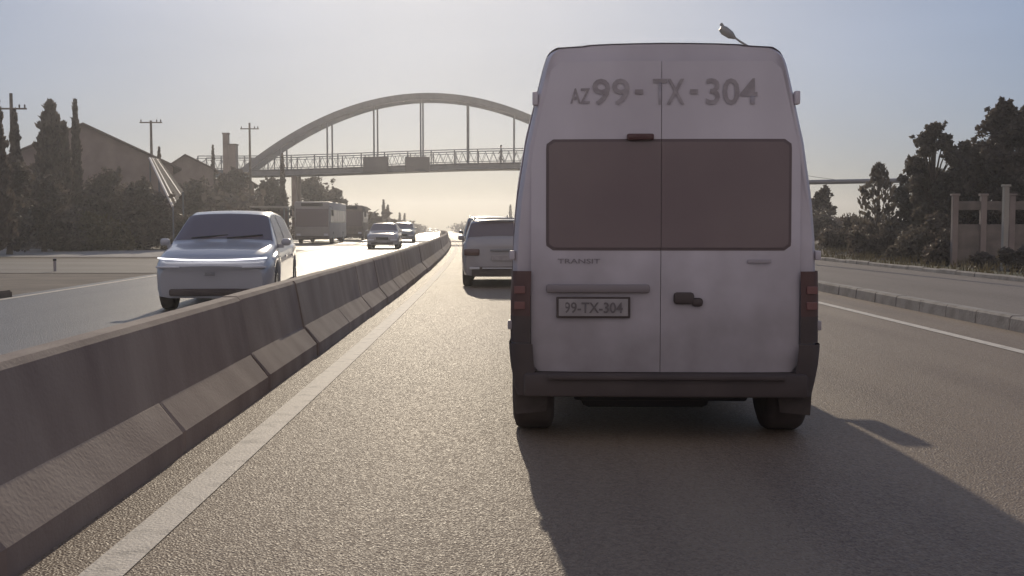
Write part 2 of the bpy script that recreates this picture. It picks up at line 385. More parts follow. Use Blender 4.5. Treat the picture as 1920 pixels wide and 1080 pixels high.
while y < 330:
    o = bpy.data.objects.new('concrete_barrier', bme); COL.objects.link(o)
    o.location = (cx(y) - 2.28 + random.uniform(-.012, .012), y, zg(y) - random.uniform(0, .012)); o.rotation_euler = (0, 0, -math.atan(-cs(y)) * 1.0 * (1) + random.uniform(-.003, .003))
    o.rotation_euler[2] = -math.atan(cs(y)) + random.uniform(-.003, .003)
    if k == 0: lab = 'nearest concrete barrier block, at the lower left corner of the photo'
    elif k < 12: lab = ordn[k] + ' concrete median barrier block counting away from the camera'
    else: lab = 'grey concrete barrier block in the far run of the median row'
    tag(o, lab, 'barrier', 'concrete barrier blocks dividing the carriageways')
    y += BL; k += 1
tagm = M_red

# ------------------------------------------------------------------ cars
class Body:
    def __init__(s, L, W, zb, roof, belt, wheels, r, tumble=.36, bow=.12, endw=.80, lip=.05):
        s.L = L; s.W = W / 2; s.zb = zb; s.roof = roof; s.belt = belt; s.wh = wheels; s.r = r; s.tum = tumble; s.bow = bow; s.endw = endw; s.lip = lip
    def top(s, y): return (interp(s.roof, y - .05) + interp(s.roof, y) * 2 + interp(s.roof, y + .05)) / 4
    def bot(s, y):
        z = s.zb
        for wy in s.wh:
            d = abs(y - wy); a = s.r + .06
            if d < a: z = max(z, s.r + math.sqrt(a * a - d * d) * .98)
        return z
    def sec(s, y):
        e = abs(y) / (s.L / 2)
        w_ = s.W * (s.endw + (1 - s.endw) * (1 - max(0, min(1, e)) ** 7) ** .55)
        zt = s.top(y); zbel = min(interp(s.belt, y), zt - .07); zb = s.bot(y)
        zb = min(zb, zbel - .12)
        h = zbel - zb
        wt = w_ - .07 - max(0, zt - zbel - .07) * s.tum
        P = [(0, zb), (w_ * .8, zb), (w_ * .955, zb + .02), (w_ * .99, zb + h * .22), (w_, zb + h * .6), (w_ - .012, zbel - h * .09), (w_ - .05, zbel),
             (lerp(w_ - .05, wt, .5) + .012, lerp(zbel, zt - s.lip, .5)), (wt, zt - s.lip), (wt - .06, zt - s.lip * .25), (wt * .5, zt + .008), (0, zt + .016)]
        return P
    def pt(s, y, v):
        sg = 1
        if v > 11: v = 22 - v; sg = -1
        Pn = s.sec(y); i = min(int(v), 10); t = v - i
        x = lerp(Pn[i][0], Pn[i + 1][0], t); z = lerp(Pn[i][1], Pn[i + 1][1], t)
        x *= sg
        e = max(0, (abs(y) - s.L * .26) / (s.L * .24))
        yy = y - math.copysign(1, y) * s.bow * (x / s.W) ** 2 * min(1, e)
        return Vector((x, yy, z))
    def nrm(s, y, v):
        a = s.pt(y + .01, v) - s.pt(y - .01, v); b = s.pt(y, v + .03) - s.pt(y, v - .03)
        n = b.cross(a); n.normalize()
        p = s.pt(y, v)
        if n.dot(p - Vector((0, y * .7, .6))) < 0: n = -n
        return n
    def mesh(s):
        bm = B(); h = s.L / 2; st = set()
        n = int(s.L / .07)
        for i in range(n + 1): st.add(round(-h + s.L * i / n, 4))
        for a in (.012, .03, .05): st.add(round(h - a, 4)); st.add(round(-h + a, 4))
        for wy in s.wh:
            for a in (-1, 1): st.add(round(wy + a * (s.r + .06), 4)); st.add(round(wy + a * (s.r + .04), 4))
        st = sorted(st)
        vv = [i * .5 for i in range(2, 44)]
        rows = [[s.pt(y, v) for v in vv] for y in st]
        vs = grid(bm, rows, close=True)
        bm.faces.new(vs[0]); bm.faces.new(vs[-1][::-1])
        bmesh.ops.recalc_face_normals(bm, faces=bm.faces[:])
        return bm
    def patch(s, y0, y1, v0, v1, ny=8, nv=6, off=.006, mir=False):
        """y0,y1 numbers or functions of t in 0..1 along v"""
        bm = B(); rows = []
        f0 = y0 if callable(y0) else (lambda t: y0); f1 = y1 if callable(y1) else (lambda t: y1)
        for j in range(nv + 1):
            t = j / nv; v = lerp(v0, v1, t); row = []
            for i in range(ny + 1):
                y = lerp(f0(t), f1(t), i / ny); p = s.pt(y, v) + s.nrm(y, v) * off
                if mir: p.x = -p.x
                row.append(p)
            rows.append(row)
        grid(bm, rows)
        bmesh.ops.recalc_face_normals(bm, faces=bm.faces[:])
        c = sum((f.calc_center_median() for f in bm.faces), Vector()) / len(bm.faces)
        nn = sum((f.normal for f in bm.faces), Vector())
        if nn.dot(c - Vector((0, c.y * .7, .6))) < 0: bmesh.ops.reverse_faces(bm, faces=bm.faces[:])
        return bm
WH = {}
def wheel(parent, x, y, r, wd=.22, name='wheel'):
    key = (round(r, 3), wd)
    if key not in WH:
        bm = B(); h = wd / 2
        lathe(bm, [(-h, r * .62), (-h - .008, r * .8), (-h + .01, r * .95), (-h + .04, r), (h - .04, r), (h - .01, r * .95), (h + .008, r * .8), (h, r * .62)], 32)
        mt = bpy.data.meshes.new('wheel'); bm.to_mesh(mt); bm.free(); mt.materials.append(M_tyre)
        for p in mt.polygons: p.use_smooth = True
        mt.set_sharp_from_angle(angle=R(50))
        bm = B(); lathe(bm, [(-h - .002, r * .6), (-h - .012, r * .63), (-h - .012, r * .57), (-h + .05, r * .53), (-h + .06, 0.01)], 32)
        for k in range(5):
            a = 2 * PI * k / 5
            box(bm, (-h + .02, math.cos(a) * r * .3, math.sin(a) * r * .3), (.035, r * .55, .055), 0, 0, rx=a)
        lathe(bm, [(-h - .005, .05), (-h + .05, .06)], 12)
        mr = bpy.data.meshes.new('rim'); bm.to_mesh(mr); bm.free(); mr.materials.append(M_rim)
        WH[key] = (mt, mr)
    mt, mr = WH[key]
    t = bpy.data.objects.new(name, mt); COL.objects.link(t); t.parent = parent; t.location = (x, y, r)
    if x > 0: t.rotation_euler = (0, 0, PI)
    q = bpy.data.objects.new('rim', mr); COL.objects.link(q); q.parent = t
    return t
def car(root, bd, paint, win, rear, ws, hd=None, glow=None, strip_=False, plate=True, dark_low=True, grille=True, rails=False, lamph=.11, lampz=0):
    """win (ylow0,yup0,ylow1,yup1) side glass; rear/ws (y0,y1) patch of the roofline"""
    h = bd.L / 2
    obj('body', bd.mesh(), paint, root, True, 32)
    obj('windscreen', bd.patch(ws[0], ws[1], 8.35, 13.65, 8, 10), M_glass, root, True, 60)
    obj('rear_window', bd.patch(rear[0], rear[1], 8.4, 13.6, 6, 10), M_glass, root, True, 60)
    for mir in (False, True):
        a, b_, c, d = win; mid = (a + c) / 2 + .05
        obj('side_window', bd.patch(lambda t: lerp(a, b_, t), lambda t: mid - .04, 6.25, 7.93, 6, 5, .006, mir), M_glass, root, True, 60)
        obj('side_window', bd.patch(lambda t: mid + .04, lambda t: lerp(c, d, t), 6.25, 7.93, 6, 5, .006, mir), M_glass, root, True, 60)
        obj('sill_trim', bd.patch(bd.wh[0] + bd.r + .08, bd.wh[1] - bd.r - .08, 2.0, 3.0, 8, 2, .008, mir), M_plas, root, True, 60)
    for y in bd.wh:
        for sg in (-1, 1): wheel(root, sg * (bd.W - .13), y, bd.r)
    bm = B(); box(bm, (0, 0, bd.r + .12), (bd.W * 2 - .42, bd.L - .5, .34)); 
    obj('underbody', bm, M_black, root)
    for sg in (-1, 1):
        bm = B(); my = lerp(win[2], win[3], .15) - .06
        box(bm, (sg * (bd.W + .07), my, interp(bd.belt, my) + .12), (.16, .12, .12), 0, .04)
        box(bm, (sg * (bd.W - .02), my + .01, interp(bd.belt, my) + .05), (.10, .05, .06))
        obj('mirror', bm, paint, root, True)
        # lamps
        ft = bd.pt(h - .02, 5).z
        ft += lampz
        bm = B(); box(bm, (sg * (bd.W * .70), h - .02 - bd.bow * .55, ft - .05), (bd.W * .42, .12, lamph), sg * -.2, .03)
        obj('headlight', bm, M_clear, root, True)
        if glow:
            bm = B(); lathe(bm, [(0, .055), (.02, .05)], 12, 'Y', (sg * bd.W * .70, h + .04 - bd.bow * .5, ft - .05)); obj('lamp', bm, glow, root)
        rt = bd.pt(-h + .02, 5).z
        bm = B(); box(bm, (sg * (bd.W * .74), -h + .02 + bd.bow * .6, rt - .06), (bd.W * .38, .12, .15), sg * .2, .03)
        obj('tail_light', bm, M_red, root, True)
    bm = B(); box(bm, (0, h - .03, .33), (bd.W * 1.35, .08, .11), 0, .03); obj('front_bumper', bm, M_plas, root, True)
    bm = B(); box(bm, (0, -h + .03, .36), (bd.W * 1.5, .09, .22), 0, .03); obj('rear_bumper', bm, M_plas, root, True)
    if grille:
        bm = B(); box(bm, (0, h - .0, .60), (.7, .05, .14), 0, .02); obj('grille', bm, M_black, root, True)
    if plate:
        bm = B(); box(bm, (0, -h - .012, .66), (.5, .02, .12), 0, .006); obj('number_plate', bm, M_plate, root)
        bm = B(); box(bm, (0, h + .025, .42), (.5, .02, .11), 0, .006); obj('number_plate', bm, M_plate, root)
    if rails:
        for sg in (-1, 1):
            bm = B(); yy = [lerp(rear[1] + .15, ws[0] - .25, i / 6) for i in range(7)]
            tube(bm, [(sg * (bd.pt(t, 9).x), t, bd.pt(t, 9).z + (.045 if 0 < i < 6 else 0)) for i, t in enumerate(yy)], .016, 6)
            obj('roof_rail', bm, M_galv, root, True)
    return root

# oncoming crossover with a light bar across its nose
suv = Body(4.75, 1.88, .24,
    [(-2.375, .88), (-2.36, 1.02), (-2.28, 1.08), (-2.12, 1.17), (-1.75, 1.52), (-1.3, 1.60), (-.5, 1.635), (.1, 1.62), (.42, 1.56), (1.12, 1.10), (1.3, 1.06), (1.9, .98), (2.18, .90), (2.32, .82), (2.375, .70)],
    [(-2.3, 1.05), (0, .99), (1.1, .97), (2.3, .80)], (-1.42, 1.45), .36, .36, .20, .84)
def place(o, x, y, head, dz=0): o.location = (x, y, zg(y) + dz); o.rotation_euler = (0, 0, head)
hero = empty('oncoming_car', label='silver crossover with a thin light bar across its nose, driving beside the concrete barrier', cat='car')
car(hero, suv, M_silver, (-1.7, -1.45, .95, .42), (-2.22, -1.76), (.40, 1.06), grille=False, plate=False, lamph=.035, lampz=.13)
bm = B(); n = 22; pts = []
for i in range(n + 1):
    x_ = lerp(-.84, .84, i / n); yy = 2.30
    pts.append((x_, 2.345 - .20 * (x_ / .94) ** 2 - (.07 if abs(x_) > .8 else 0), .835 + .03 * (abs(x_) / .84) ** 2))
tube(bm, pts, .013, 6); obj('light_bar', bm, M_lamp, hero, True)
bm = B(); box(bm, (0, 2.345, .36), (.9, .05, .055), 0, .015); obj('lower_grille', bm, M_plas, hero, True)
for sx in (-.36, .22):
    bm = B(); tube(bm, [suv.pt(1.06, 11) + Vector((sx + .3, .03, .012)), suv.pt(1.02, 11) + Vector((sx - .28, -.05, .035))], .012, 5); obj('wiper', bm, M_black, hero)
bm = B(); box(bm, (0, 2.385, .62), (.16, .015, .05), 0, .005); obj('emblem', bm, M_galv, hero)
for sg in (-1, 1):
    for yy in (.15, -.95):
        bm = B(); box(bm, (sg * .935, yy, .84), (.03, .2, .03), 0, .008); obj('door_handle', bm, M_silver, hero)
place(hero, -4.62 - .25, 16.7 + 2.36, PI - R(-5.5))

# white estate just ahead in the lane
est = Body(4.5, 1.82, .26,
    [(-2.25, .84), (-2.235, .98), (-2.2, 1.05), (-2.13, 1.08), (-1.86, 1.42), (-1.7, 1.49), (-1, 1.53), (0, 1.53), (.3, 1.48), (.95, 1.08), (1.2, 1.02), (1.9, .92), (2.15, .84), (2.25, .66)],
    [(-2.2, 1.03), (0, .96), (1, .94), (2.2, .78)], (-1.35, 1.36), .34, .30, .12, .88)
e = empty('white_car', label='white hatchback driving ahead, half hidden by the white van', cat='car')
car(e, est, M_white, (-1.75, -1.55, .8, .32), (-2.10, -1.83), (.30, .92), rails=True)
bm = B(); box(bm, (0, -2.27, .83), (.55, .03, .05), 0, .01); obj('boot_trim', bm, M_galv, e)
bm = B(); box(bm, (0, -2.285, .44), (.9, .02, .025)); 
for sg in (-1, 1): box(bm, (sg * .62, -2.285, .44), (.22, .03, .05), 0, .01)
obj('reflector', bm, M_clear, e)
bm = B(); box(bm, (0, -1.80, 1.525), (1.1, .18, .03), 0, .01); obj('spoiler', bm, M_white, e)
place(e, -.12, 23.3 + 2.25, -math.atan(cs(24)))

# taller car in front of it
tall = Body(4.6, 1.84, .28,
    [(-2.3, .9), (-2.28, 1.05), (-2.2, 1.12), (-2.0, 1.5), (-1.85, 1.61), (-1, 1.66), (0, 1.66), (.35, 1.6), (.95, 1.16), (1.2, 1.1), (1.9, 1.0), (2.2, .9), (2.3, .7)],
    [(-2.2, 1.08), (0, 1.02), (1, 1.0), (2.2, .84)], (-1.4, 1.4), .35, .28, .12, .88)
e2 = empty('off_road_car', label='grey car just beyond the white hatchback, only its roof and left mirror showing', cat='car')
car(e2, tall, M_grey, (-1.8, -1.65, .8, .38), (-2.18, -1.99), (.34, .92), rails=True)
place(e2, -.62, 35 + 2.3, -math.atan(cs(36)))

# oncoming traffic
sed = Body(4.5, 1.80, .24,
    [(-2.25, .8), (-2.2, .98), (-1.7, 1.04), (-1.1, 1.38), (-.6, 1.45), (0, 1.46), (.3, 1.42), (1.0, 1.0), (1.2, .96), (1.9, .86), (2.15, .78), (2.25, .62)],
    [(-2.2, .94), (0, .90), (1, .88), (2.2, .72)], (-1.35, 1.36), .33, .36, .15, .84)
c1 = empty('oncoming_sedan', label='white sedan with sun glinting off its bonnet, coming along behind the barrier', cat='car', group='cars coming the other way')
car(c1, sed, M_white, (-1.55, -1.2, .8, .32), (-1.75, -1.12), (.30, .95))
place(c1, X(722, 62), 62, PI - math.atan(cs(62)))
def carcopy(src, label, x, y, head, group, dz=0):
    c = copy_tree(src); c['label'] = label; c['group'] = group; c.location = (x, y, zg(y) + dz); c.rotation_euler = (0, 0, head); return c
c2 = empty('oncoming_hatchback', label='dark grey car following the glinting white sedan', cat='car', group='cars coming the other way')
car(c2, est, M_grey, (-1.75, -1.55, .8, .32), (-2.10, -1.83), (.30, .92))
place(c2, cx(82) - 5.6, 82, PI - math.atan(cs(82)))
far = empty('distant_car', label='tiny far car with lit headlights, left one of a pair at the crest', cat='car', group='cars coming the other way')
car(far, sed, M_dark, (-1.55, -1.2, .8, .32), (-1.75, -1.12), (.30, .95), glow=M_head)
place(far, X(807, 400), 400, PI + .05)
carcopy(far, 'tiny far car with lit headlights, right one of a pair at the crest', X(818, 410), 410, PI + .05, 'cars coming the other way')

# ------------------------------------------------------------------ the white van
VY = 6.78; VX = 1.01
HW = [(.28, .93), (.39, .955), (.50, .975), (.62, .985), (.93, .983), (1.30, .97), (1.54, .949), (1.91, .893), (2.22, .822), (2.40, .780), (2.47, .758), (2.51, .735), (2.535, .69), (2.556, .35), (2.565, 0)]
def vhw(z): return interp(HW, z)
def vrear(x, z, off=0):
    return .035 * max(0, z - 1.25) + .05 * max(0, z - 2.3) + .05 * (abs(x) / .95) ** 4 + .10 * sm((z - 2.44) / .12) - off
van = empty('white_van', (VX, VY, 0), R(-2), 'dusty white high roof van seen from behind, lettered AZ99-TX-304 above its rear window', 'van')
def vbody():
    bm = B(); zs = [.45, .5, .56, .62, .75, .93, 1.1, 1.3, 1.42, 1.54, 1.7, 1.8, 1.91, 2.05, 2.22, 2.32, 2.40, 2.44, 2.47, 2.50, 2.52, 2.535, 2.545]
    def prof(sc, dz, zlow, y, rear=False, ymin=None):
        pts = []
        half = [(vhw(z), z) for z in zs] + [(.48, 2.553), (.35, 2.559), (.18, 2.563), (0, 2.565)]
        full = [(-a, b) for a, b in half] + [(a, b) for a, b in half[::-1][1:]]
        for a, z in full:
            a2 = a * sc; z2 = z if z < 1.3 else 1.3 + (z - 1.3) * dz
            z2 = zlow + (z2 - .45) * (2.565 - zlow) / 2.115 if zlow != .45 else z2
            pts.append((a2, y(a2, z) if callable(y) else y, z2))
        return pts
    rows = [prof(.965, .992, .45, lambda a, z: vrear(a, z)),
            prof(.982, .997, .45, lambda a, z: vrear(a, z) + .015),
            prof(.995, 1, .45, lambda a, z: vrear(a, z) + .05),
            prof(1, 1, .45, lambda a, z: vrear(a, z) * .5 + .14)]
    wy = [(1.0, .40)]
    def low(y):
        z = .36
        for c in (.50, 4.35):
            d = abs(y - c)
            if d < .42: z = max(z, .34 + math.sqrt(.42 ** 2 - d * d) * .98)
        return min(z, .8)
    y = .16
    while y < 4.0:
        rows.append(prof(1, 1, low(y), y)); y += .08
    # windscreen and bonnet
    for y, k in ((4.05, 1), (4.15, .97), (4.3, .90), (4.5, .78), (4.65, .62), (4.8, .52), (5.0, .46), (5.15, .40), (5.22, .30)):
        r = prof(1 - .02 * (y - 4) - (.06 if y > 5.1 else 0), 1, low(y), y)
        out = []
        for a, b, z in r:
            zt = low(y) + (z - low(y)) * (k if k < 1 else 1)
            out.append((a, b, zt))
        rows.append(out)
    vs = grid(bm, rows, close=True)
    bm.faces.new(vs[0]); bm.faces.new(vs[-1][::-1])
    bmesh.ops.recalc_face_normals(bm, faces=bm.faces[:])
    return bm
obj('body', vbody(), M_van, van, True, 30)
def rpatch(s0, s1, z0, z1, off, nx=14, nz=14, th=.012, rad=.0, fx=None):
    """raised rounded panel on the rear face; s in metres at each height clipped to the body"""
    bm = B(); out = []; 
    def sidex(s, z): return s if fx is None else fx(s, z)
    rows = []; rows2 = []
    for j in range(nz + 1):
        z = lerp(z0, z1, j / nz)
        ins = 0
        if rad:
            d = min(z - z0, z1 - z)
            if d < rad: ins = rad - math.sqrt(max(0, rad * rad - (rad - d) ** 2))
        a, b = sidex(s0, z), sidex(s1, z)
        if rad:
            a2, b2 = a + ins * (1 if rad_l else 0), b - ins * (1 if rad_r else 0)
        else: a2, b2 = a, b
        rows.append([(lerp(a2, b2, i / nx), vrear(lerp(a2, b2, i / nx), z, off + th), z) for i in range(nx + 1)])
        rows2.append([(lerp(a2, b2, i / nx), vrear(lerp(a2, b2, i / nx), z, off - .02), z) for i in range(nx + 1)])
    A = grid(bm, rows); C = grid(bm, rows2)
    ring = lambda V: V[0] + [r[-1] for r in V[1:]] + V[-1][::-1][1:] + [r[0] for r in V[::-1][1:-1]]
    a, c = ring(A), ring(C); n = len(a)
    for i in range(n): bm.faces.new((a[i], a[(i + 1) % n], c[(i + 1) % n], c[i]))
    bmesh.ops.recalc_face_normals(bm, faces=bm.faces[:])
    return bm
rad_l = rad_r = True
def dooredge(s, z): return max(-1, min(1, s)) if abs(s) < .5 else math.copysign(min(.855, vhw(z) - .055), s)
SEAM = -.03
for sg in (-1, 1):
    rad_l, rad_r = (True, False) if sg < 0 else (False, True)
    a, b = (-.9, SEAM - .002) if sg < 0 else (SEAM + .002, .9)
    d = obj('rear_door', rpatch(a, b, .455, 2.43, .0, 14, 40, .010, .05, dooredge), M_van, van, True, 30)
    # glass fills most of the door's upper half
    rad_l, rad_r = (True, False) if sg < 0 else (False, True)
    a, b = (-.742, SEAM - .0015) if sg < 0 else (SEAM + .0015, .778)
    obj('window_seal', rpatch(a - (.018 if sg < 0 else 0), b + (.018 if sg > 0 else 0), 1.232, 1.938, .006, 12, 24, .006, .045), M_seal, d, True, 30)
    obj('window', rpatch(a, b, 1.25, 1.92, .012, 12, 30, .006, .035), M_dglass, d, True, 30)
    if sg < 0:
        pass
    else:
        bm = B(); box(bm, (.115, -.03, .93), (.13, .035, .075), 0, .02); box(bm, (.20, -.03, .905), (.07, .03, .055), 0, .02)
        obj('handle', bm, M_plas, d, True)
    for z in (2.20, .75, 1.2):
        bm = B(); box(bm, (sg * (vhw(z) + .004), .075, z), (.035, .06, .085 if z > 2 else .06), 0, .008); obj('hinge', bm, M_van, van, True)
    # tail lights and bumper corners
    bm = B()
    rows = [[(sg * (vhw(z) + .004 - q), yy, z) for q, yy in ((.128, .0 - .006), (.10, -.004), (.05, .004), (.015, .028), (0, .07), (0, .16))] for z in [lerp(.64, 1.10, i / 8) for i in range(9)]]
    grid(bm, rows); bmesh.ops.recalc_face_normals(bm, faces=bm.faces[:])
    for f in bm.faces:
        zc = f.calc_center_median().z
        f.material_index = 1 if zc < .80 else 0
    o = obj('tail_light', bm, [M_red, M_plas], van, True, 60)
    bm = B(); rows = [[(sg * (vhw(z) + q2 - q), yy, z) for q, yy, q2 in ((.14, -.03, .0), (.10, -.035, .01), (.05, -.02, .012), (.01, .02, .014), (0, .08, .014), (0, .5, .01))] for z in [lerp(.30, .635, i / 8) for i in range(9)]]
    grid(bm, rows); bmesh.ops.recalc_face_normals(bm, faces=bm.faces[:]); obj('bumper_corner', bm, M_plas, van, True, 60)
# bumper and the step beneath the doors
bm = B(); box(bm, (0, .0, .375), (1.80, .16, .15), 0, .025); box(bm, (0, -.05, .43), (1.5, .12, .03), 0, .01); obj('bumper', bm, M_plas, van, True)
bm = B(); box(bm, (0, 2.4, .42), (1.5, 4.4, .22)); box(bm, (.15, .75, .33), (.7, .5, .2), 0, .04); box(bm, (0, .14, .30), (1.1, .10, .10), 0, .02)
tube(bm, [(-.55, .8, .3), (-.55, .12, .28)], .03, 10); box(bm, (0, .6, .34), (1.4, .12, .12), 0, .03)
box(bm, (-.1, .45, .27), (.85, .5, .17), 0, .05)
obj('underbody', bm, M_black, van)
for yy in (.50, 4.35):
    for sg in (-1, 1): wheel(van, sg * (.84 if yy < 2 else .87), yy, .36, .26 if yy < 2 else .2)
for sg in (-1, 1):
    bm = B(); prism(bm, [(sg * .72, .44), (sg * .97, .44), (sg * .955, .16), (sg * .76, .18)], (.10, .112)); obj('mud_flap', bm, M_tyre, van)
    mxx = 1.0 if sg < 0 else 1.13
    bm = B(); box(bm, (sg * mxx, 4.15, 1.42), (.12 if sg < 0 else .22, .12, .34), 0, .04); tube(bm, [(sg * .9, 4.2, 1.25), (sg * mxx, 4.17, 1.3)], .03, 8); obj('mirror', bm, M_plas, van, True)
    bm = B(); rows = [[(sg * (vhw(z) + .006), yy, z) for yy in (3.05, 3.5, 3.95)] for z in (1.3, 1.5, 1.7, 1.9)]
    grid(bm, rows); obj('side_window', bm, M_glass, van)
    bm = B(); rows = [[(sg * (vhw(z) + .006), yy, z) for yy in (.7, 1.6, 2.8)] for z in (1.3, 1.5, 1.7, 1.9)]
    grid(bm, rows); obj('side_window', bm, M_glass, van)
for sg in (-1, 1):
    for z_ in (.98, .88):
        bm = B(); box(bm, (sg * (vhw(.9) - .055), -.006, z_), (.07, .012, .05), 0, .005); obj('lamp_lens', bm, mat('lens', (.22, .10, .09), .3), van)
# high brake light, plate, grab recess, writing
bm = B(); box(bm, (-.165, vrear(-.16, 1.95) - .03, 1.95), (.17, .04, .04), 0, .01); obj('brake_light', bm, mat('dark_red_lens', (.09, .03, .03), .4), van, True)
bm = B(); box(bm, (-.43, -.028, .99), (.66, .035, .055), 0, .016); obj('grab_strip', bm, mat('grey_trim', (.27, .235, .24), .6), van, True)
pl = obj('number_plate', box(B(), (-.458, -.022, .87), (.47, .018, .135), 0, .006), M_plas, van)
obj('plate_face', box(B(), (-.458, -.032, .87), (.44, .006, .11), 0, .003), M_plate, pl)
def write(s, size, cx_, z0, width, m, off, name, parent):
    me = text_mesh(s, size)
    xs_ = [v.co.x for v in me.vertices]; w_ = max(xs_) - min(xs_); k = width / w_; x0 = min(xs_)
    for v in me.vertices:
        x_ = (v.co.x - x0 - w_ / 2) * k + cx_; z_ = v.co.y + z0
        v.co = (x_, vrear(x_, z_) - off, z_)
    return obj(name, me, m, parent)
write('AZ', .135, -.545, 2.165, .125, M_letter, .016, 'lettering', van)
for s_, c_, w_ in (('99', -.35, .235), ('TX', .014, .20), ('304', .41, .325)): write(s_, .228, c_, 2.158, w_, M_letter, .016, 'lettering', van)
for c_ in (-.173, .173): obj('lettering', box(B(), (c_, vrear(c_, 2.24) - .016, 2.235), (.05, .003, .03)), M_letter, van)
write('99-TX-304', .095, -.458, .837, .37, mat('plate_ink', (.16, .14, .14), .6), .045, 'plate_number', pl)
write('TRANSIT', .042, -.55, 1.15, .27, mat('badge', (.27, .24, .25), .6), .016, 'badge', van)
bm = B(); box(bm, (.59, -.018, 1.165), (.15, .008, .022), 0, .003); obj('trim_badge', bm, mat('pale_badge', (.42, .38, .40), .5), van)

# ------------------------------------------------------------------ bus and truck at the left kerb
def boxvehicle(name, label, cat, L, W, H, paint, zlow=.35, group=None, front_glass=True, r=.45):
    t = empty(name, label=label, cat=cat, group=group)
    bm = B(); box(bm, (0, 0, (H + zlow) / 2), (W, L, H - zlow), 0, .12); obj('body', bm, paint, t, True, 40)
    h = L / 2
    bm = B(); box(bm, (0, h + .004, H * .62), (W - .22, .03, H * .42), 0, .012); obj('windscreen', bm, M_glass, t)
    bm = B(); box(bm, (0, h + .012, H - .22), (W * .6, .04, .22), 0, .012); obj('destination_board', bm, M_black, t)
    bm = B(); box(bm, (0, -h - .004, H * .68), (W - .4, .03, H * .28), 0, .012); obj('rear_window', bm, M_glass, t)
    n = max(3, int(L / 1.45))
    for sg in (-1, 1):
        for i in range(n):
            y = -h + .5 + (L - .9) * (i + .5) / n
            bm = B(); box(bm, (sg * (W / 2 + .003), y, H * .66), (.02, (L - .9) / n - .12, H * .30), 0, .006); obj('side_window', bm, M_glass, t)
        bm = B(); box(bm, (sg * (W / 2 - .28), h + .01, zlow + .3), (.3, .05, .16), 0, .02); obj('headlight', bm, M_clear, t)
        bm = B(); box(bm, (sg * (W / 2 - .15), -h - .01, zlow + .45), (.14, .04, .35), 0, .012); obj('tail_light', bm, M_red, t)
        bm = B(); tube(bm, [(sg * (W / 2), h - .05, H - .35), (sg * (W / 2 + .2), h + .15, H - .4), (sg * (W / 2 + .22), h + .15, H - .55)], .02, 6)
        box(bm, (sg * (W / 2 + .22), h + .15, H - .8), (.16, .08, .42), 0, .02); obj('mirror', bm, M_black, t)
        for y in (-h * .55, h * .6): wheel(t, sg * (W / 2 - .13), y, r, .26)
    bm = B(); box(bm, (0, h + .02, zlow + .08), (W - .1, .08, .24), 0, .03); obj('bumper', bm, M_plas, t)
    return t
bus = boxvehicle('city_bus', 'tall city bus standing in the bay left of the oncoming lanes, beside the bus shelter', 'bus', 9.5, 2.5, 3.0, M_bus)
bus.location = (X(583, 76), 76 + 4.75, zg(78)); bus.rotation_euler = (0, 0, PI - R(-1.5))
trk = boxvehicle('parked_bus', 'darker bus standing right behind the city bus, mostly hidden by it', 'bus', 8, 2.4, 3.1, M_wall3)
trk.location = (X(650, 95), 99, zg(99)); trk.rotation_euler = (0, 0, PI - math.atan(cs(97)))

# ------------------------------------------------------------------ footbridge
BY = 105.0; K = 2000 / BY
def bx(px): return (px - 950) / K
def bz(py): return CAM_H + (420 - py) / K
BW = 3.0
fb = empty('footbridge', (0, BY, zg(BY)), 0, 'grey steel arch footbridge with hangers and latticed railings crossing over the whole road', 'bridge')
z0 = zg(BY)
def dk(x):                                     # underside and walking level
    return lerp(bz(331), bz(317), sm((x - bx(440)) / (bx(990) - bx(440)))) - z0
XL, XR = bx(375), bx(1240)
bm = B(); n = 40
rows = []
for i in range(n + 1):
    x = lerp(XL, XR, i / n); b_ = dk(x)
    rows.append([(x, 0, b_), (x, BW, b_), (x, BW, b_ + .62), (x, 0, b_ + .62)])
vs = grid(bm, rows, close=True); bm.faces.new(vs[0]); bm.faces.new(vs[-1][::-1]); bmesh.ops.recalc_face_normals(bm, faces=bm.faces[:])
for yy in (-.06, BW + .06):                     # edge girders' flanges
    for dz in (.04, .58):
        tube(bm, [(lerp(XL, XR, i / n), yy, dk(lerp(XL, XR, i / n)) + dz) for i in range(n + 1)], .06, 4)
obj('deck', bm, M_steel, fb)
sp = 2.28
for yy in (0.02, BW - .02):
    bm = B(); x = XL
    tube(bm, [(lerp(XL, XR, i / n), yy, dk(lerp(XL, XR, i / n)) + .62 + 1.35) for i in range(n + 1)], .045, 5)
    tube(bm, [(lerp(XL, XR, i / n), yy, dk(lerp(XL, XR, i / n)) + .62 + 1.12) for i in range(n + 1)], .03, 4)
    tube(bm, [(lerp(XL, XR, i / n), yy, dk(lerp(XL, XR, i / n)) + .62 + .15) for i in range(n + 1)], .035, 4)
    while x < XR - sp:
        d0 = dk(x) + .62
        box(bm, (x, yy, d0 + .68), (.11, .08, 1.35))
        m_ = 6
        for j in range(m_):
            xa = x + sp * j / m_; xb = x + sp * (j + 1) / m_
            a, b_ = (.15, 1.12) if j % 2 else (1.12, .15)
            tube(bm, [(xa, yy, d0 + a), (xb, yy, dk(xb) + .62 + b_)], .022, 4, False)
        x += sp
    obj('railing', bm, M_steel, fb)
ax0 = bx(806); kx = 0.00115 * K                # z drop per m^2
def az_(x): return bz(183) - z0 - kx * (x - ax0) ** 2
xe = math.sqrt((az_(ax0) - dk(bx(450))) / kx) + .4
ribs = []
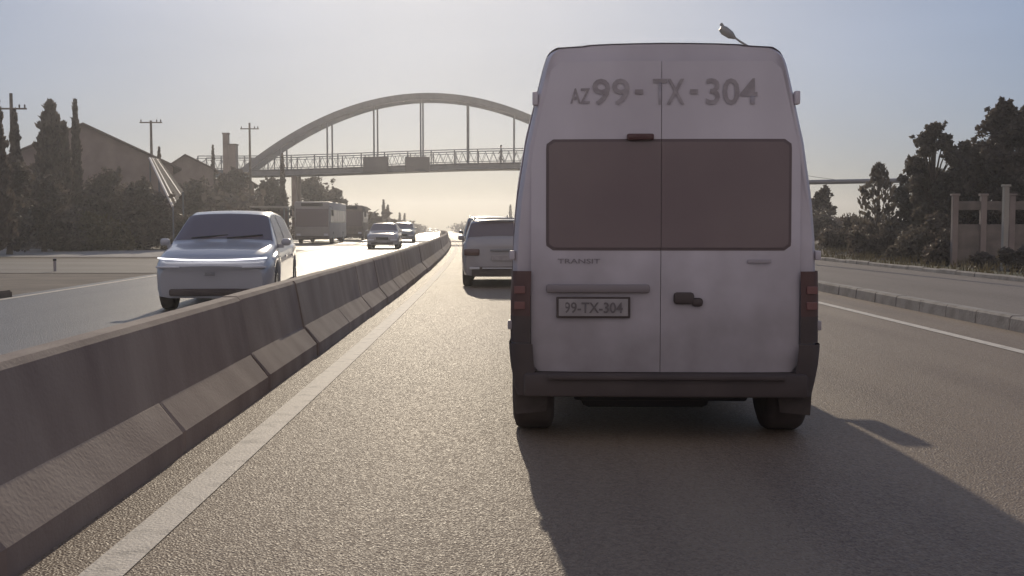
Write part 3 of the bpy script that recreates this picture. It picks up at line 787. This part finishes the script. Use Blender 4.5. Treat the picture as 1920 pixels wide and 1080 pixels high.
for yy in (0.0, BW):
    bm = B(); rows = []
    for i in range(49):
        x = lerp(ax0 - xe, ax0 + xe, i / 48); z = az_(x); sl = -2 * kx * (x - ax0); nn = Vector((-sl, 0, 1)).normalized() * .31
        rows.append([(x - nn.x, yy - .2, z - nn.z), (x - nn.x, yy + .2, z - nn.z), (x + nn.x, yy + .2, z + nn.z), (x + nn.x, yy - .2, z + nn.z)])
    vs = grid(bm, rows, close=True); bm.faces.new(vs[0]); bm.faces.new(vs[-1][::-1]); bmesh.ops.recalc_face_normals(bm, faces=bm.faces[:])
    obj('arch_rib', bm, M_steel, fb)
for i in range(13):
    x = lerp(ax0 - xe * .86, ax0 + xe * .86, i / 12)
    if az_(x) > dk(x) + 2.5:
        bm = B(); tube(bm, [(x, .2, az_(x)), (x, BW - .2, az_(x))], .1, 8); obj('cross_brace', bm, M_steel, fb)
for i in range(-3, 5):
    x = bx(790) + i * 87 / K
    for yy in (0, BW):
        if az_(x) > dk(x) + 2.2:
            bm = B(); tube(bm, [(x, yy, dk(x) + .5), (x, yy, az_(x))], .085, 8); obj('hanger', bm, M_steel, fb)
for px in (552, 1165):
    for yy in (.5, BW - .5):
        bm = B(); x = bx(px); box(bm, (x, yy, dk(x) / 2), (.5, .5, dk(x)), 0, .04); obj('column', bm, M_conc, fb)
# stairs down at both ends
for xe_, sg in ((XL, -1), (XR, 1)):
    bm = B(); n_ = 36; top = dk(xe_) + .6
    for i in range(n_): box(bm, (xe_ + sg * (.15 + i * .3), BW / 2, top - (i + .5) * top / n_), (.34, BW - .3, .06))
    for yy in (.1, BW - .1):
        tube(bm, [(xe_, yy, top - .15), (xe_ + sg * n_ * .3, yy, 0)], .12, 4); tube(bm, [(xe_, yy, top + 1.2), (xe_ + sg * n_ * .3, yy, 1.2)], .04, 5)
        for i in range(0, n_ + 1, 4): tube(bm, [(xe_ + sg * i * .3, yy, top * (1 - i / n_) - .1), (xe_ + sg * i * .3, yy, top * (1 - i / n_) + 1.2)], .03, 5)
    obj('staircase', bm, M_steel, fb)
for a, b_, lab in ((683, 730, 'left one of two dark sign boards hung on the footbridge railing'), (761, 807, 'right one of two dark sign boards hung on the footbridge railing')):
    t = empty('sign_board', (bx((a + b_) / 2), BY - .2, bz(309)), 0, lab, 'sign', 'sign boards on the footbridge')
    bm = B(); box(bm, (0, 0, 0), (bx(b_) - bx(a), .08, 28 / K), 0, .02); obj('panel', bm, M_board, t)
    bm = B()
    for sx in (-.8, .8): box(bm, (sx, .08, .0), (.06, .05, 1.3))
    obj('bracket', bm, M_steel, t)

# person on the bridge
def skinfig(name, V, E, rad, mats, label, loc, rz, pick):
    me = bpy.data.meshes.new(name); me.from_pydata(V, E, []); o = bpy.data.objects.new(name, me); COL.objects.link(o)
    md = o.modifiers.new('s', 'SKIN'); 
    for i, r in enumerate(rad): me.skin_vertices[0].data[i].radius = r if isinstance(r, tuple) else (r, r)
    me.skin_vertices[0].data[0].use_root = True
    o.modifiers.new('d', 'SUBSURF').levels = 1
    dg = bpy.context.evaluated_depsgraph_get(); dg.update()
    m2 = bpy.data.meshes.new_from_object(o.evaluated_get(dg)); bpy.data.objects.remove(o)
    m2.materials.clear()
    for m in mats: m2.materials.append(m)
    for p in m2.polygons: p.use_smooth = True; p.material_index = pick(p.center)
    q = bpy.data.objects.new(name, m2); COL.objects.link(q); q.location = loc; q.rotation_euler = (0, 0, rz); q['label'] = label; q['category'] = 'person'
    return q
V = [(0, 0, .95), (0, .01, 1.12), (0, .02, 1.32), (0, .03, 1.46), (0, .04, 1.56), (0, .05, 1.66), (0, .045, 1.74),
     (.18, .02, 1.40), (.22, -.10, 1.14), (.20, .06, .92), (.20, .10, .84), (-.18, .02, 1.40), (-.23, .12, 1.15), (-.20, .26, .95), (-.20, .30, .88),
     (.10, .0, .88), (.11, .16, .50), (.11, .10, .09), (.11, .24, .03), (-.10, 0, .88), (-.11, -.02, .49), (-.11, -.26, .14), (-.11, -.16, .04)]
Ed = [(0, 1), (1, 2), (2, 3), (3, 4), (4, 5), (5, 6), (2, 7), (7, 8), (8, 9), (9, 10), (2, 11), (11, 12), (12, 13), (13, 14), (0, 15), (15, 16), (16, 17), (17, 18), (0, 19), (19, 20), (20, 21), (21, 22)]
Rd = [(.16, .12), (.15, .11), (.18, .12), .07, .06, (.085, .10), (.07, .08), .075, .05, .04, .035, .075, .05, .04, .035, .095, .065, .05, .04, .095, .065, .05, .04]
pz = dk(bx(940)) + z0 + .63
per = skinfig('person', V, Ed, Rd, [M_trou, M_shirt, M_skin], 'person in dark clothes walking across the footbridge', (bx(940), BY + 1.2, pz), PI / 2,
        lambda c: 0 if c.z < .96 and abs(c.x) < .17 else (2 if c.z > 1.5 or c.z < .92 else 1))
bm = B(); bmesh.ops.create_icosphere(bm, subdivisions=2, radius=.105, matrix=Matrix.Translation((0, .02, 1.71)))
obj('hair', bm, M_hair, per, True)

# ------------------------------------------------------------------ trees and shrubs
def leaves(bm, c, rad, n, size, rnd, sq=1.0, shell=.5):
    c = Vector(c)
    for _ in range(n):
        u = Vector((rnd.gauss(0, 1), rnd.gauss(0, 1), rnd.gauss(0, 1))).normalized()
        r = (shell + (1 - shell) * rnd.random()) if rnd.random() < .8 else rnd.random()
        p = c + Vector((u.x * rad[0], u.y * rad[1], u.z * rad[2])) * r
        s = size * rnd.uniform(.6, 1.3)
        a = Vector((rnd.gauss(0, 1), rnd.gauss(0, 1), rnd.gauss(0, .7))).normalized(); b_ = a.orthogonal().normalized()
        b_ = (Matrix.Rotation(rnd.uniform(0, 6.28), 3, a) @ b_)
        q = [p + a * s * .6, p + b_ * s * .32, p - a * s * .6, p - b_ * s * .32]
        bm.faces.new([bm.verts.new(v) for v in q])
def tree(name, label, x, y, H, Wd, m, seed, n=9000, leaf=.16, base=.25, group=None, cat='tree', z=None, tr=.14, clumps=26, cr=.30, lean=0, spread=.5):
    rnd = random.Random(seed); z = land(x, y) if z is None else z
    t = empty(name, (x, y, z), 0, label, cat, group)
    bt = B(); hb = H * base
    tube(bt, [(0, 0, -.1), (.02, 0, hb * .5), (lean * .3, .03, hb), (lean * .6, 0, H * .6), (lean, 0, H * .86)], [tr * 1.25, tr, tr * .85, tr * .5, tr * .12], 8)
    bl = B(); per_ = n // clumps
    for i in range(clumps):
        a = rnd.uniform(0, 2 * PI); k = (i + .5) / clumps; zz = lerp(hb, H * .95, k)
        prof = math.sin(PI * min(1, (k * .82 + .14))) ** .7
        rr = Wd / 2 * prof * rnd.uniform(.15, .85)
        c = (rr * math.cos(a) + lean * k, rr * math.sin(a), zz)
        s = Wd * cr * rnd.uniform(.55, 1.0) * (.45 + .55 * prof)
        if zz + s * .8 > H: c = (c[0], c[1], H - s * .8)
        leaves(bl, c, (s, s, s * .8), per_, leaf, rnd, shell=.35)
        zs_ = lerp(hb * .8, H * .6, k * .8)
        tube(bt, [(lean * .4 * k, 0, zs_), (c[0] * .55, c[1] * .55, lerp(zs_, c[2], .65)), c], [tr * .35, tr * .2, tr * .05], 5, False)
        for _ in range(3):
            d = Vector((rnd.uniform(-1, 1), rnd.uniform(-1, 1), rnd.uniform(-.2, 1))) * s
            tube(bt, [c, Vector(c) + d], [tr * .07, tr * .03], 4, False)
            leaves(bl, Vector(c) + d, (s * .32,) * 3, per_ // 14, leaf, rnd, shell=.1)
    obj('trunk', bt, M_bark, t, True); obj('crown', bl, m, t)
    return t
def conifer(label, x, y, H, Wd, m, seed, n=3500, leaf=.14, group=None, core=True, z=None, name='cypress_tree'):
    rnd = random.Random(seed); z = land(x, y) if z is None else z
    t = empty(name, (x, y, z), 0, label, 'tree', group)
    bt = B(); tube(bt, [(0, 0, -.1), (0, 0, H * .5), (0, 0, H * .93)], [.11, .07, .02], 7); obj('trunk', bt, M_bark, t, True)
    bl = B()
    if core: tube(bl, [(0, 0, H * .07), (0, 0, H * .25), (0, 0, H * .5), (0, 0, H * .75), (0, 0, H * .93)], [Wd * .2, Wd * .32, Wd * .29, Wd * .17, .02], 9)
    for _ in range(n):
        k = rnd.random() ** 1.15; zz = H * (.05 + .95 * k)
        w_ = Wd / 2 * (min(1, k / .12 + .3)) * (1 - k) ** (.55) * (1 + .16 * math.sin(zz * 5 + seed) + .12 * math.sin(zz * 11 + 2 * seed))
        a = rnd.uniform(0, 2 * PI); rr = w_ * (.6 + .42 * rnd.random())
        p = Vector((rr * math.cos(a), rr * math.sin(a), min(zz, H)))
        u = Vector((math.cos(a) * .35, math.sin(a) * .35, 1)).normalized() + Vector((rnd.gauss(0, .3), rnd.gauss(0, .3), 0)); s = leaf * rnd.uniform(.6, 1.4)
        b_ = u.orthogonal().normalized(); b_ = Matrix.Rotation(rnd.uniform(0, 6.28), 3, u) @ b_
        bl.faces.new([bl.verts.new(v) for v in (p + u * s * .7, p + b_ * s * .35, p - u * s * .5, p - b_ * s * .35)])
    obj('crown', bl, m, t); return t
def bush(label, x, y, H, Wd, m, seed, n=2600, leaf=.10, group=None, z=None, name='bush'):
    rnd = random.Random(seed); z = land(x, y) if z is None else z
    t = empty(name, (x, y, z), 0, label, 'bush', group)
    bt = B(); bl = B()
    for i in range(7):
        a = rnd.uniform(0, 2 * PI); r = Wd * rnd.uniform(.05, .36); s = Wd * rnd.uniform(.16, .27); zz = rnd.uniform(.3, 1) * H - s * .6
        c = (r * math.cos(a), r * math.sin(a) * .7, max(s * .5, zz))
        leaves(bl, c, (s, s, min(s, H * .42)), n // 7, leaf, rnd, shell=.2)
        tube(bt, [(c[0] * .2, c[1] * .2, -.05), (c[0] * .7, c[1] * .7, c[2] * .6), c], [.035, .025, .008], 5, False)
    obj('stem', bt, M_bark, t); obj('foliage', bl, m, t); return t

# right side
G = 'leafy trees on the right verge'
def hz(py, Y, x): return P(0, py, Y).z - land(x, Y)
def T(px, py, Y, wpx, name, lab, m, seed, **k):
    x = X(px, Y); return tree(name, lab, x, Y, hz(py, Y, x), wpx / 2000 * Y, m, seed, **k)
T(1748, 226, 38, 125, 'leafy_tree', 'loose leafy tree with sky showing through, left edge of the big right hand group', M_leaf, 11, n=15000, leaf=.12, base=.2, group=G, clumps=46, cr=.17)
T(1712, 322, 40, 120, 'leafy_tree', 'low spreading tree left of the big right hand group', M_leaf, 17, n=7000, leaf=.12, base=.12, group=G, clumps=30, cr=.15)
T(1812, 262, 37, 120, 'leafy_tree', 'lower leafy tree filling the gap between the two tall crowns on the right', M_leaf, 12, n=16000, leaf=.12, base=.15, group=G, clumps=44, cr=.19)
T(1876, 186, 35, 150, 'leafy_tree', 'tallest dense tree on the right, behind the concrete fence post', M_leafd, 13, n=26000, leaf=.12, base=.15, group=G, clumps=52, cr=.21)
T(1945, 195, 34, 120, 'leafy_tree', 'leafy tree cut off by the right edge of the photo', M_leafd, 14, n=18000, leaf=.12, base=.15, group=G, clumps=28, cr=.28)
xq = X(1646, 42); conifer('young slender tree standing alone against the sky on the right', xq, 42, hz(308, 42, xq), 112 / 2000 * 42, M_leaf, 15, 1500, .15, core=False, name='young_tree')
T(1540, 352, 60, 50, 'leafy_tree', 'small dark tree just peeping out right of the van', M_leafd, 16, n=3500, leaf=.2, base=.1, clumps=14, cr=.3)
GB = 'dark bushes along the right verge'
bl_ = [(1560, 392, 52, 90), (1605, 402, 46, 90), (1665, 412, 42, 100), (1725, 398, 39, 110), (1785, 400, 36, 110), (1850, 468, 30, 60), (1700, 425, 36, 95), (1630, 428, 40, 90), (1765, 430, 32, 90), (1915, 470, 28.5, 60), (1575, 425, 46, 90)]
names_ = ['far rounded bush close to the van', 'second bush from the van along the right verge', 'bush under the young slender tree', 'bush left of the concrete fence', 'tall bush in front of the concrete fence', 'small bush at the foot of the pale fence', 'lower bush left of the fence, nearer the kerb', 'low bush left below the young tree', 'low bush nearest the path in front of the fence', 'small bush near the right edge of the photo', 'low bush nearest the van on the verge']
for i, (px, py, Y, wp) in enumerate(bl_):
    x = X(px, Y); bush(names_[i], x, Y, max(.6, hz(py, Y, x)), wp / 2000 * Y * 1.25, M_leafd if i % 3 else M_leaf, 40 + i, 4200, .12, GB)
# tufts on the verge
bm = B(); rnd = random.Random(5)
for i in range(9000):
    y = rnd.uniform(16, 70); u = rnd.uniform(11.4, 15.5); x = cx(y) + u; z = zg(y) + .15 + .45 * sm((u - 11.5) / 6) * .9
    h = rnd.uniform(.05, .2); a = rnd.uniform(0, 6.28); d = Vector((math.cos(a), math.sin(a), 0)) * .02
    p = Vector((x, y, z)); tip = p + Vector((rnd.gauss(0, .04), rnd.gauss(0, .04), h))
    bm.faces.new([bm.verts.new(v) for v in (p - d, p + d, tip)])
tag(obj('grass', bm, M_leafo), 'rough dry grass along the back kerb on the right', 'grass', kind='stuff')

# concrete fence in front of the trees, right
YF = 31.5
t = empty('concrete_fence', (X(1790, YF), YF, land(X(1790, YF), YF)), R(-3), 'pale concrete fence of posts and panels below the trees at the right edge', 'fence')
for i in range(5):
    bm = B(); box(bm, (i * .82, 0, 1.05), (.17, .17, 2.2), 0, .02); box(bm, (i * .82, 0, 2.17), (.23, .23, .06), 0, .01); obj('post', bm, M_wall, t)
for i in range(4):
    bm = B(); box(bm, (.41 + i * .82, .03, .70), (.66, .08, 1.2), 0, .01); box(bm, (.41 + i * .82, .03, 1.85), (.66, .07, .26), 0, .01); obj('panel', bm, M_wall3, t)
t = empty('verge_post', (X(1885, 29), 29, land(X(1885, 29), 29)), 0, 'tall pale square post standing in the right verge grass', 'post')
bm = B(); box(bm, (0, 0, 1.15), (.14, .14, 2.3), 0, .015); obj('shaft', bm, M_wall2, t); bm = B(); box(bm, (0, 0, 2.32), (.2, .2, .06), 0, .01); obj('cap', bm, M_wall2, t)

# raised gas pipe on the right
Yp = 58
t = empty('raised_pipe', (0, Yp, 0), 0, 'thin grey pipe carried on posts high across the right verge', 'pipe')
a = P(1300, 346, Yp); b_ = P(2050, 332, Yp); a.y = b_.y = 0
bm = B(); tube(bm, [a, lerp(a, b_, .33), lerp(a, b_, .66), b_], .125, 12); obj('pipe', bm, M_galv, t, True)
for q in (.02, .65, .97):
    p = lerp(a, b_, q); bm = B(); g = land(p.x, Yp); tube(bm, [(p.x, 0, g), (p.x, 0, p.z - .1)], .09, 8); obj('support', bm, M_galv, t, True)
bm = B(); pts = []
for i in range(13):
    k = i / 12; p = lerp(P(1440, 318, 70), P(1800, 345, 70), k); p.z -= 1.1 * math.sin(PI * k) * .35; pts.append(p)
tube(bm, pts, .012, 4); tag(obj('overhead_wire', bm, M_black), 'thin sagging wire above the grey pipe', 'wire')

# street lamp behind the van
Yl = 35; t = empty('street_lamp', (X(1475, Yl), Yl, .17), 0, 'street lamp whose head leans over the top of the white van', 'street lamp')
def L_(px, py): p = P(px, py, Yl) - Vector((X(1475, Yl), Yl, .17)); return p
bm = B(); tube(bm, [(0, 0, 0), (0, 0, 3), (0, 0, L_(0, 175).z)], [.10, .08, .06], 12); obj('pole', bm, M_galv, t, True)
bm = B(); tube(bm, [(0, 0, L_(0, 177).z), L_(1450, 130), L_(1410, 98), L_(1383, 82), L_(1368, 71)], [.05, .045, .04, .035, .03], 8); obj('arm', bm, M_galv, t, True)
bm = B(); a = L_(1374, 76); b_ = L_(1346, 57)
tube(bm, [a, lerp(a, b_, .3), lerp(a, b_, .75), b_], [.04, .13, .15, .09], 10); obj('lamp_head', bm, M_galv, t, True)
bm = B(); c = L_(1349, 55); box(bm, c + Vector((0, 0, .05)), (.09, .09, .14), 0, .01, ry=-.6); obj('sensor', bm, M_galv, t)

# ------------------------------------------------------------------ left background
def house(name, label, px0, px1, pyr, pye, Y, depth, mw, peak=.5, over=.35, win=2):
    x0, x1 = X(px0, Y), X(px1, Y); W_ = x1 - x0; xm = lerp(x0, x1, peak); z = land(xm, Y)
    t = empty(name, (xm, Y, z), 0, label, 'house')
    e = P(0, pye, Y).z - z; r = P(0, pyr, Y).z - z
    bm = B(); prism(bm, [(x0 - xm, -.2), (x1 - xm, -.2), (x1 - xm, e), (0, r), (x0 - xm, e)], (0, depth)); obj('wall', bm, mw, t)
    bm = B()
    for sx, xx in ((-1, x0 - xm), (1, x1 - xm)):
        dz = (r - e) / abs(xx); o_ = over
        prism(bm, [(0, r + .005), (xx + sx * o_, e - dz * o_ + .005), (xx + sx * o_, e - dz * o_ + .13), (0, r + .135)], (-.3, depth + .3))
    obj('roof', bm, M_roof, t)
    for i in range(win):
        xx = lerp(x0 - xm, x1 - xm, (i + 1) / (win + 1))
        bm = B(); box(bm, (xx, -.01, e * .5), (W_ * .13, .05, e * .35)); f = obj('window', bm, mw, t)
        bm = B(); box(bm, (xx, -.025, e * .5), (W_ * .13 - .16, .04, e * .35 - .16)); obj('pane', bm, M_glass, f)
    t.rotation_euler = (0, 0, math.atan2(-xm, Y)); return t
house('gabled_house', 'large brown gabled building at the far left behind the cypress trees', 10, 322, 236, 310, 68, 16, M_wall, .49, .5, 3)
house('small_house', 'small house with a low pointed roof right of the pale sheet roof', 315, 402, 293, 318, 84, 9, M_wall, .42, .3, 2)
house('long_house', 'low dark building behind the bus shelter trees', 400, 478, 322, 345, 98, 9, M_wall, .5, .3, 2)
# corrugated canopy
t = empty('sheet_canopy', (X(300, 62), 62, land(X(300, 62), 62)), 0, 'steep pale corrugated sheet roof leaning off the large gabled building', 'canopy')
o0 = t.location.copy()
A0, A1 = P(286, 297, 64), P(302, 300, 68); B0, B1 = P(327, 386, 58), P(346, 359, 66)
bm = B(); rows = []
nU = 40
for i in range(nU + 1):
    u = i / nU; a = lerp(A0, A1, u); b_ = lerp(B0, B1, u); n_ = (B0 - A0).cross(A1 - A0).normalized() * (.05 * math.cos(u * 2 * PI * 6))
    rows.append([a + n_ - o0, b_ + n_ - o0])
grid(bm, rows); r_ = bmesh.ops.solidify(bm, geom=bm.faces[:], thickness=.02); obj('sheet', bm, M_corr, t, True)
for i in range(5):
    u = i / 4; n_ = (B0 - A0).cross(A1 - A0).normalized() * .08
    if n_.y > 0: n_ = -n_
    n_ *= .3; bm = B(); tube(bm, [lerp(A0, A1, u) + n_ - o0, lerp(B0, B1, u) + n_ - o0], .075, 5); obj('rib', bm, M_rib, t)
bm = B()
for p in (B0, B1, A0, A1): tube(bm, [p - o0 - Vector((0, 0, .03)), Vector((p.x - o0.x, p.y - o0.y, -.1))], .05, 6)
obj('frame', bm, M_steel, t)

# chimney block
Yc = 96; g = land(X(430, Yc), Yc)
t = empty('boiler_house', (X(428, Yc), Yc, g), 0, 'dark block with a tall square chimney at the left end of the footbridge', 'building')
zz = P(0, 252, Yc).z - g; bm = B(); box(bm, (0, 0, zz / 2), (.5, .5, zz), 0, .02); box(bm, (0, 0, zz), (.6, .6, .12), 0, .02); obj('chimney', bm, M_wall, t)
zz = P(0, 273, Yc).z - g; bm = B(); box(bm, (.58, .2, zz / 2), (.62, .9, zz), 0, .02); obj('wall', bm, M_wall, t)
bm = B(); box(bm, (.58, .2, zz + .04), (.75, 1.0, .1), 0, .01); obj('roof', bm, M_roof, t)

def ppole(px, pyt, Y, arm, label):
    x = X(px, Y); g = land(x, Y); t = empty('power_pole', (x, Y, g), 0, label, 'power pole', 'power poles on the left')
    H = P(0, pyt, Y).z - g
    bm = B(); tube(bm, [(0, 0, 0), (0, 0, H)], [.15, .09], 8); obj('pole', bm, M_wood, t, True)
    bm = B(); box(bm, (0, 0, H - arm), (1.7, .09, .09)); obj('crossarm', bm, M_wood, t)
    for s in (-.75, .75, .45):
        bm = B(); lathe(bm, [(H - arm + .04, .03), (H - arm + .1, .05), (H - arm + .2, .045), (H - arm + .24, .02)], 8, 'Z', (s, 0, 0)); obj('insulator', bm, M_plas, t)
    return t
ppole(31, 178, 60, .85, 'power pole with a crossarm beside the dark trees at the far left')
ppole(289, 228, 82, .15, 'power pole rising behind the ridge of the large gabled building')
ppole(472, 232, 98, .55, 'power pole with a crossarm above the left end of the footbridge')

GL = 'conifers on the left'
def C(px, py, Y, wpx, lab, m=M_leafd, seed=1, n=3500, leaf=.16, **k):
    x = X(px, Y); return conifer(lab, x, Y, hz(py, Y, x), wpx / 2000 * Y, m, seed, n, leaf, GL, **k)
C(-4, 168, 46, 75, 'tall dark conifer cut off by the left edge of the photo', seed=2, n=6000)
C(36, 208, 56, 36, 'slim conifer at the foot of the far left power pole', seed=3)
C(103, 193, 60, 98, 'broad ragged conifer rising above the gabled roof', seed=4, n=5000, leaf=.22)
C(128, 232, 59, 34, 'shorter conifer tucked against the broad ragged one', seed=44, n=2500, leaf=.22)
C(149, 190, 61, 28, 'narrow spire shaped cypress beside the gable ridge', seed=5)
C(403, 274, 90, 14, 'small cypress left of the square chimney', seed=6, n=1800)
C(532, 290, 92, 17, 'cypress standing in front of the footbridge railing', seed=7, n=2500)
C(303, 278, 72, 16, 'small tree top just behind the corrugated roof', seed=8, n=1500)
C(720, 376, 180, 9, 'taller of the far cypress pair above the glinting white sedan', seed=9, n=1500, leaf=.3)
C(728, 385, 182, 8, 'shorter of the far cypress pair above the glinting white sedan', seed=10, n=1500, leaf=.3)
C(750, 400, 230, 6, 'left one of two tiny cypresses farther along the oncoming road', seed=19, n=900, leaf=.35)
C(759, 401, 240, 5, 'right one of two tiny cypresses farther along the oncoming road', seed=20, n=900, leaf=.35)
C(957, 384, 260, 9, 'lone dark cypress showing above the white hatchback roof', seed=21, n=1200, leaf=.35)
GT = 'broad trees on the left'
T(20, 300, 50, 130, 'broad_tree', 'dark broad tree at the left edge under the tall conifer', M_leafd, 21, n=9000, leaf=.2, base=.12, group=GT, cr=.3)
T(85, 330, 55, 120, 'broad_tree', 'dark broad tree below the broad ragged conifer', M_leafd, 22, n=8000, leaf=.2, base=.12, group=GT, cr=.3)
T(205, 318, 60, 130, 'broad_tree', 'dark tree in front of the wide gabled wall, nearer the cypresses', M_leafd, 31, n=8000, leaf=.2, base=.12, group=GT, cr=.28)
T(278, 338, 59, 100, 'broad_tree', 'dark tree in front of the gabled wall beside the pale sheet roof', M_leafd, 32, n=7000, leaf=.2, base=.12, group=GT, cr=.28)
T(370, 340, 78, 110, 'broad_tree', 'dark tree in front of the small pointed roof house', M_leafd, 23, n=7000, leaf=.24, base=.1, group=GT, cr=.3)
T(440, 318, 86, 100, 'broad_tree', 'dark tree below the square chimney', M_leafd, 24, n=7000, leaf=.24, base=.1, group=GT, cr=.3)
T(505, 334, 96, 80, 'broad_tree', 'bushy tree under the deck left of the cypress', M_leaf, 25, n=6500, leaf=.24, base=.1, group=GT, cr=.3)
T(592, 331, 112, 96, 'broad_tree', 'bushy tree rising above the city bus under the footbridge', M_leaf, 26, n=8000, leaf=.28, base=.1, group=GT, cr=.3)
T(632, 352, 118, 60, 'broad_tree', 'lower bushy tree right of the one above the city bus', M_leaf, 27, n=4500, leaf=.28, base=.1, group=GT, cr=.3)
T(693, 402, 165, 40, 'broad_tree', 'small tree left of the far cypress pair', M_leaf, 28, n=2500, leaf=.35, base=.1, group=GT, cr=.3)
GH = 'shrubs along the left verge'
lst = [(15, 405, 50, 95, 'olive shrub at the left edge of the photo'), (75, 400, 51, 90, 'yellowish olive shrub, second from the left edge'), (130, 408, 52, 85, 'yellowish olive shrub, third from the left edge'),
       (190, 400, 53, 85, 'dark shrub left of the oncoming crossover, fourth from the left edge'), (245, 396, 54, 85, 'dark shrub under the roof slope, fifth from the left edge'), (300, 400, 55, 85, 'dark shrub just left of the crossover'),
       (360, 395, 60, 80, 'dark shrub behind the windscreen of the crossover'), (415, 392, 62, 80, 'dark shrub behind the crossover roof'), (470, 390, 64, 80, 'dark shrub right of the crossover roof')]
for i, (px, py, Y, wp, lab) in enumerate(lst):
    x = X(px, Y); bush(lab, x, Y + 6, max(.8, P(0, py, Y + 6).z - land(x, Y + 6)), wp / 2000 * Y * 1.5, M_leafo if i in (1, 2) else M_leafd, 70 + i, 4500, .17, GH)
# far wood lines
def wood(name, label, p0, p1, h, n, seed, leaf=.5, m=M_leafd):
    bm = B(); rnd = random.Random(seed); p0 = Vector(p0); p1 = Vector(p1)
    for i in range(n):
        k = rnd.random(); p = lerp(p0, p1, k); hh = h * (.55 + .25 * math.sin(k * 23 + seed) + .2 * math.sin(k * 57))
        p = p + Vector((rnd.gauss(0, 1.5), rnd.gauss(0, 3), 0)); z = land(p.x, p.y) + rnd.random() ** .8 * hh
        a = Vector((rnd.gauss(0, 1), rnd.gauss(0, 1), rnd.gauss(0, 1))).normalized(); b_ = a.orthogonal().normalized(); s = leaf * rnd.uniform(.5, 1.2); p.z = z
        bm.faces.new([bm.verts.new(v) for v in (p + a * s, p + b_ * s * .6, p - a * s, p - b_ * s * .6)])
    return tag(obj(name, bm, m), label, 'woodland', kind='stuff')
wood('shrub_line', 'low line of roadside shrubs falling away along the far oncoming lanes', (cx(110) - 12, 110, 0), (cx(380) - 12, 380, 0), 3.2, 9000, 1, .45)
wood('far_wood', 'distant band of trees on the horizon left of the road', (-230, 430, 0), (cx(520) - 22, 520, 0), 6, 5000, 2, 1.1)
wood('far_wood', 'distant band of trees on the horizon right of the road', (cx(500) + 12, 500, 0), (230, 420, 0), 7, 6000, 3, 1.1)
wood('verge_wood', 'dark thicket behind the bushes on the right verge', (19, 72, 0), (34, 46, 0), 1.5, 11000, 4, .28)
wood('far_wood', 'dark thicket behind the shrubs on the left', (-46, 72, 0), (-19, 82, 0), 4.2, 12000, 5, .35)
wood('far_wood', 'small dark clump where the barrier reaches the crest', (cx(330) + 2, 350, 0), (cx(330) + 9, 360, 0), 3.8, 1500, 6, .5)

# bus shelter
Ys = 70; t = empty('bus_shelter', (X(508, Ys), Ys, zg(Ys)), 0, 'flat roofed bus shelter between the silver crossover and the city bus', 'bus shelter')
bm = B(); box(bm, (0, 0, 2.5), (2.3, 1.6, .12), 0, .02); obj('roof', bm, M_wall2, t)
bm = B(); box(bm, (0, .72, 1.3), (2.1, .04, 1.9)); obj('back_panel', bm, M_glass, t)
for sx in (-1.05, 1.05):
    for sy in (-.65, .7):
        bm = B(); box(bm, (sx, sy, 1.22), (.08, .08, 2.44)); obj('post', bm, M_steel, t)
bm = B(); box(bm, (0, .4, .45), (1.7, .4, .06), 0, .01)
for sx in (-.7, .7): box(bm, (sx, .4, .21), (.06, .3, .42))
obj('bench', bm, M_wood, t)
t = empty('marker_post', (X(104, 32), 32, land(-12, 32)), 0, 'tiny white marker post on the bare ground at the left', 'post')
bm = B(); box(bm, (0, 0, .2), (.07, .07, .42), 0, .01); obj('shaft', bm, M_van, t); bm = B(); box(bm, (0, 0, .36), (.075, .075, .06)); obj('band', bm, M_black, t)

# cars parked on the bank at the far left
GP = 'cars parked among the shrubs at the far left'
pk = empty('parked_car', label='parked car with a glinting roof, leftmost of three among the shrubs', cat='car', group=GP)
car(pk, est, M_white, (-1.75, -1.55, .8, .32), (-2.10, -1.83), (.30, .92))
pk.location = (X(45, 66), 66, land(X(45, 66), 66) + .02); pk.rotation_euler = (0, 0, R(80))
for px, lab, h_ in ((98, 'parked car with a glinting roof, middle of three among the shrubs', 95), (168, 'parked car with a glinting roof, rightmost of three among the shrubs', 75)):
    x = X(px, 66); c = carcopy(pk, lab, x, 66, R(h_), GP); c.location.z = land(x, 66) + .02

# ------------------------------------------------------------------ haze
bm = B(); box(bm, (0, 400, 5.5), (900, 900, 26.0)); hz_ = obj('haze', bm, None)
hm = bpy.data.materials.new('haze'); hm.use_nodes = True; n = hm.node_tree
for x in list(n.nodes):
    if x.type == 'BSDF_PRINCIPLED': n.nodes.remove(x)
pv = n.nodes.new('ShaderNodeVolumePrincipled'); pv.inputs['Density'].default_value = .0011; pv.inputs['Color'].default_value = (.93, .93, .97, 1); pv.inputs['Anisotropy'].default_value = .7
out = [x for x in n.nodes if x.type == 'OUTPUT_MATERIAL'][0]
n.links.new(pv.outputs[0], out.inputs['Volume'])
hz_.data.materials.clear(); hz_.data.materials.append(hm); hz_['kind'] = 'stuff'
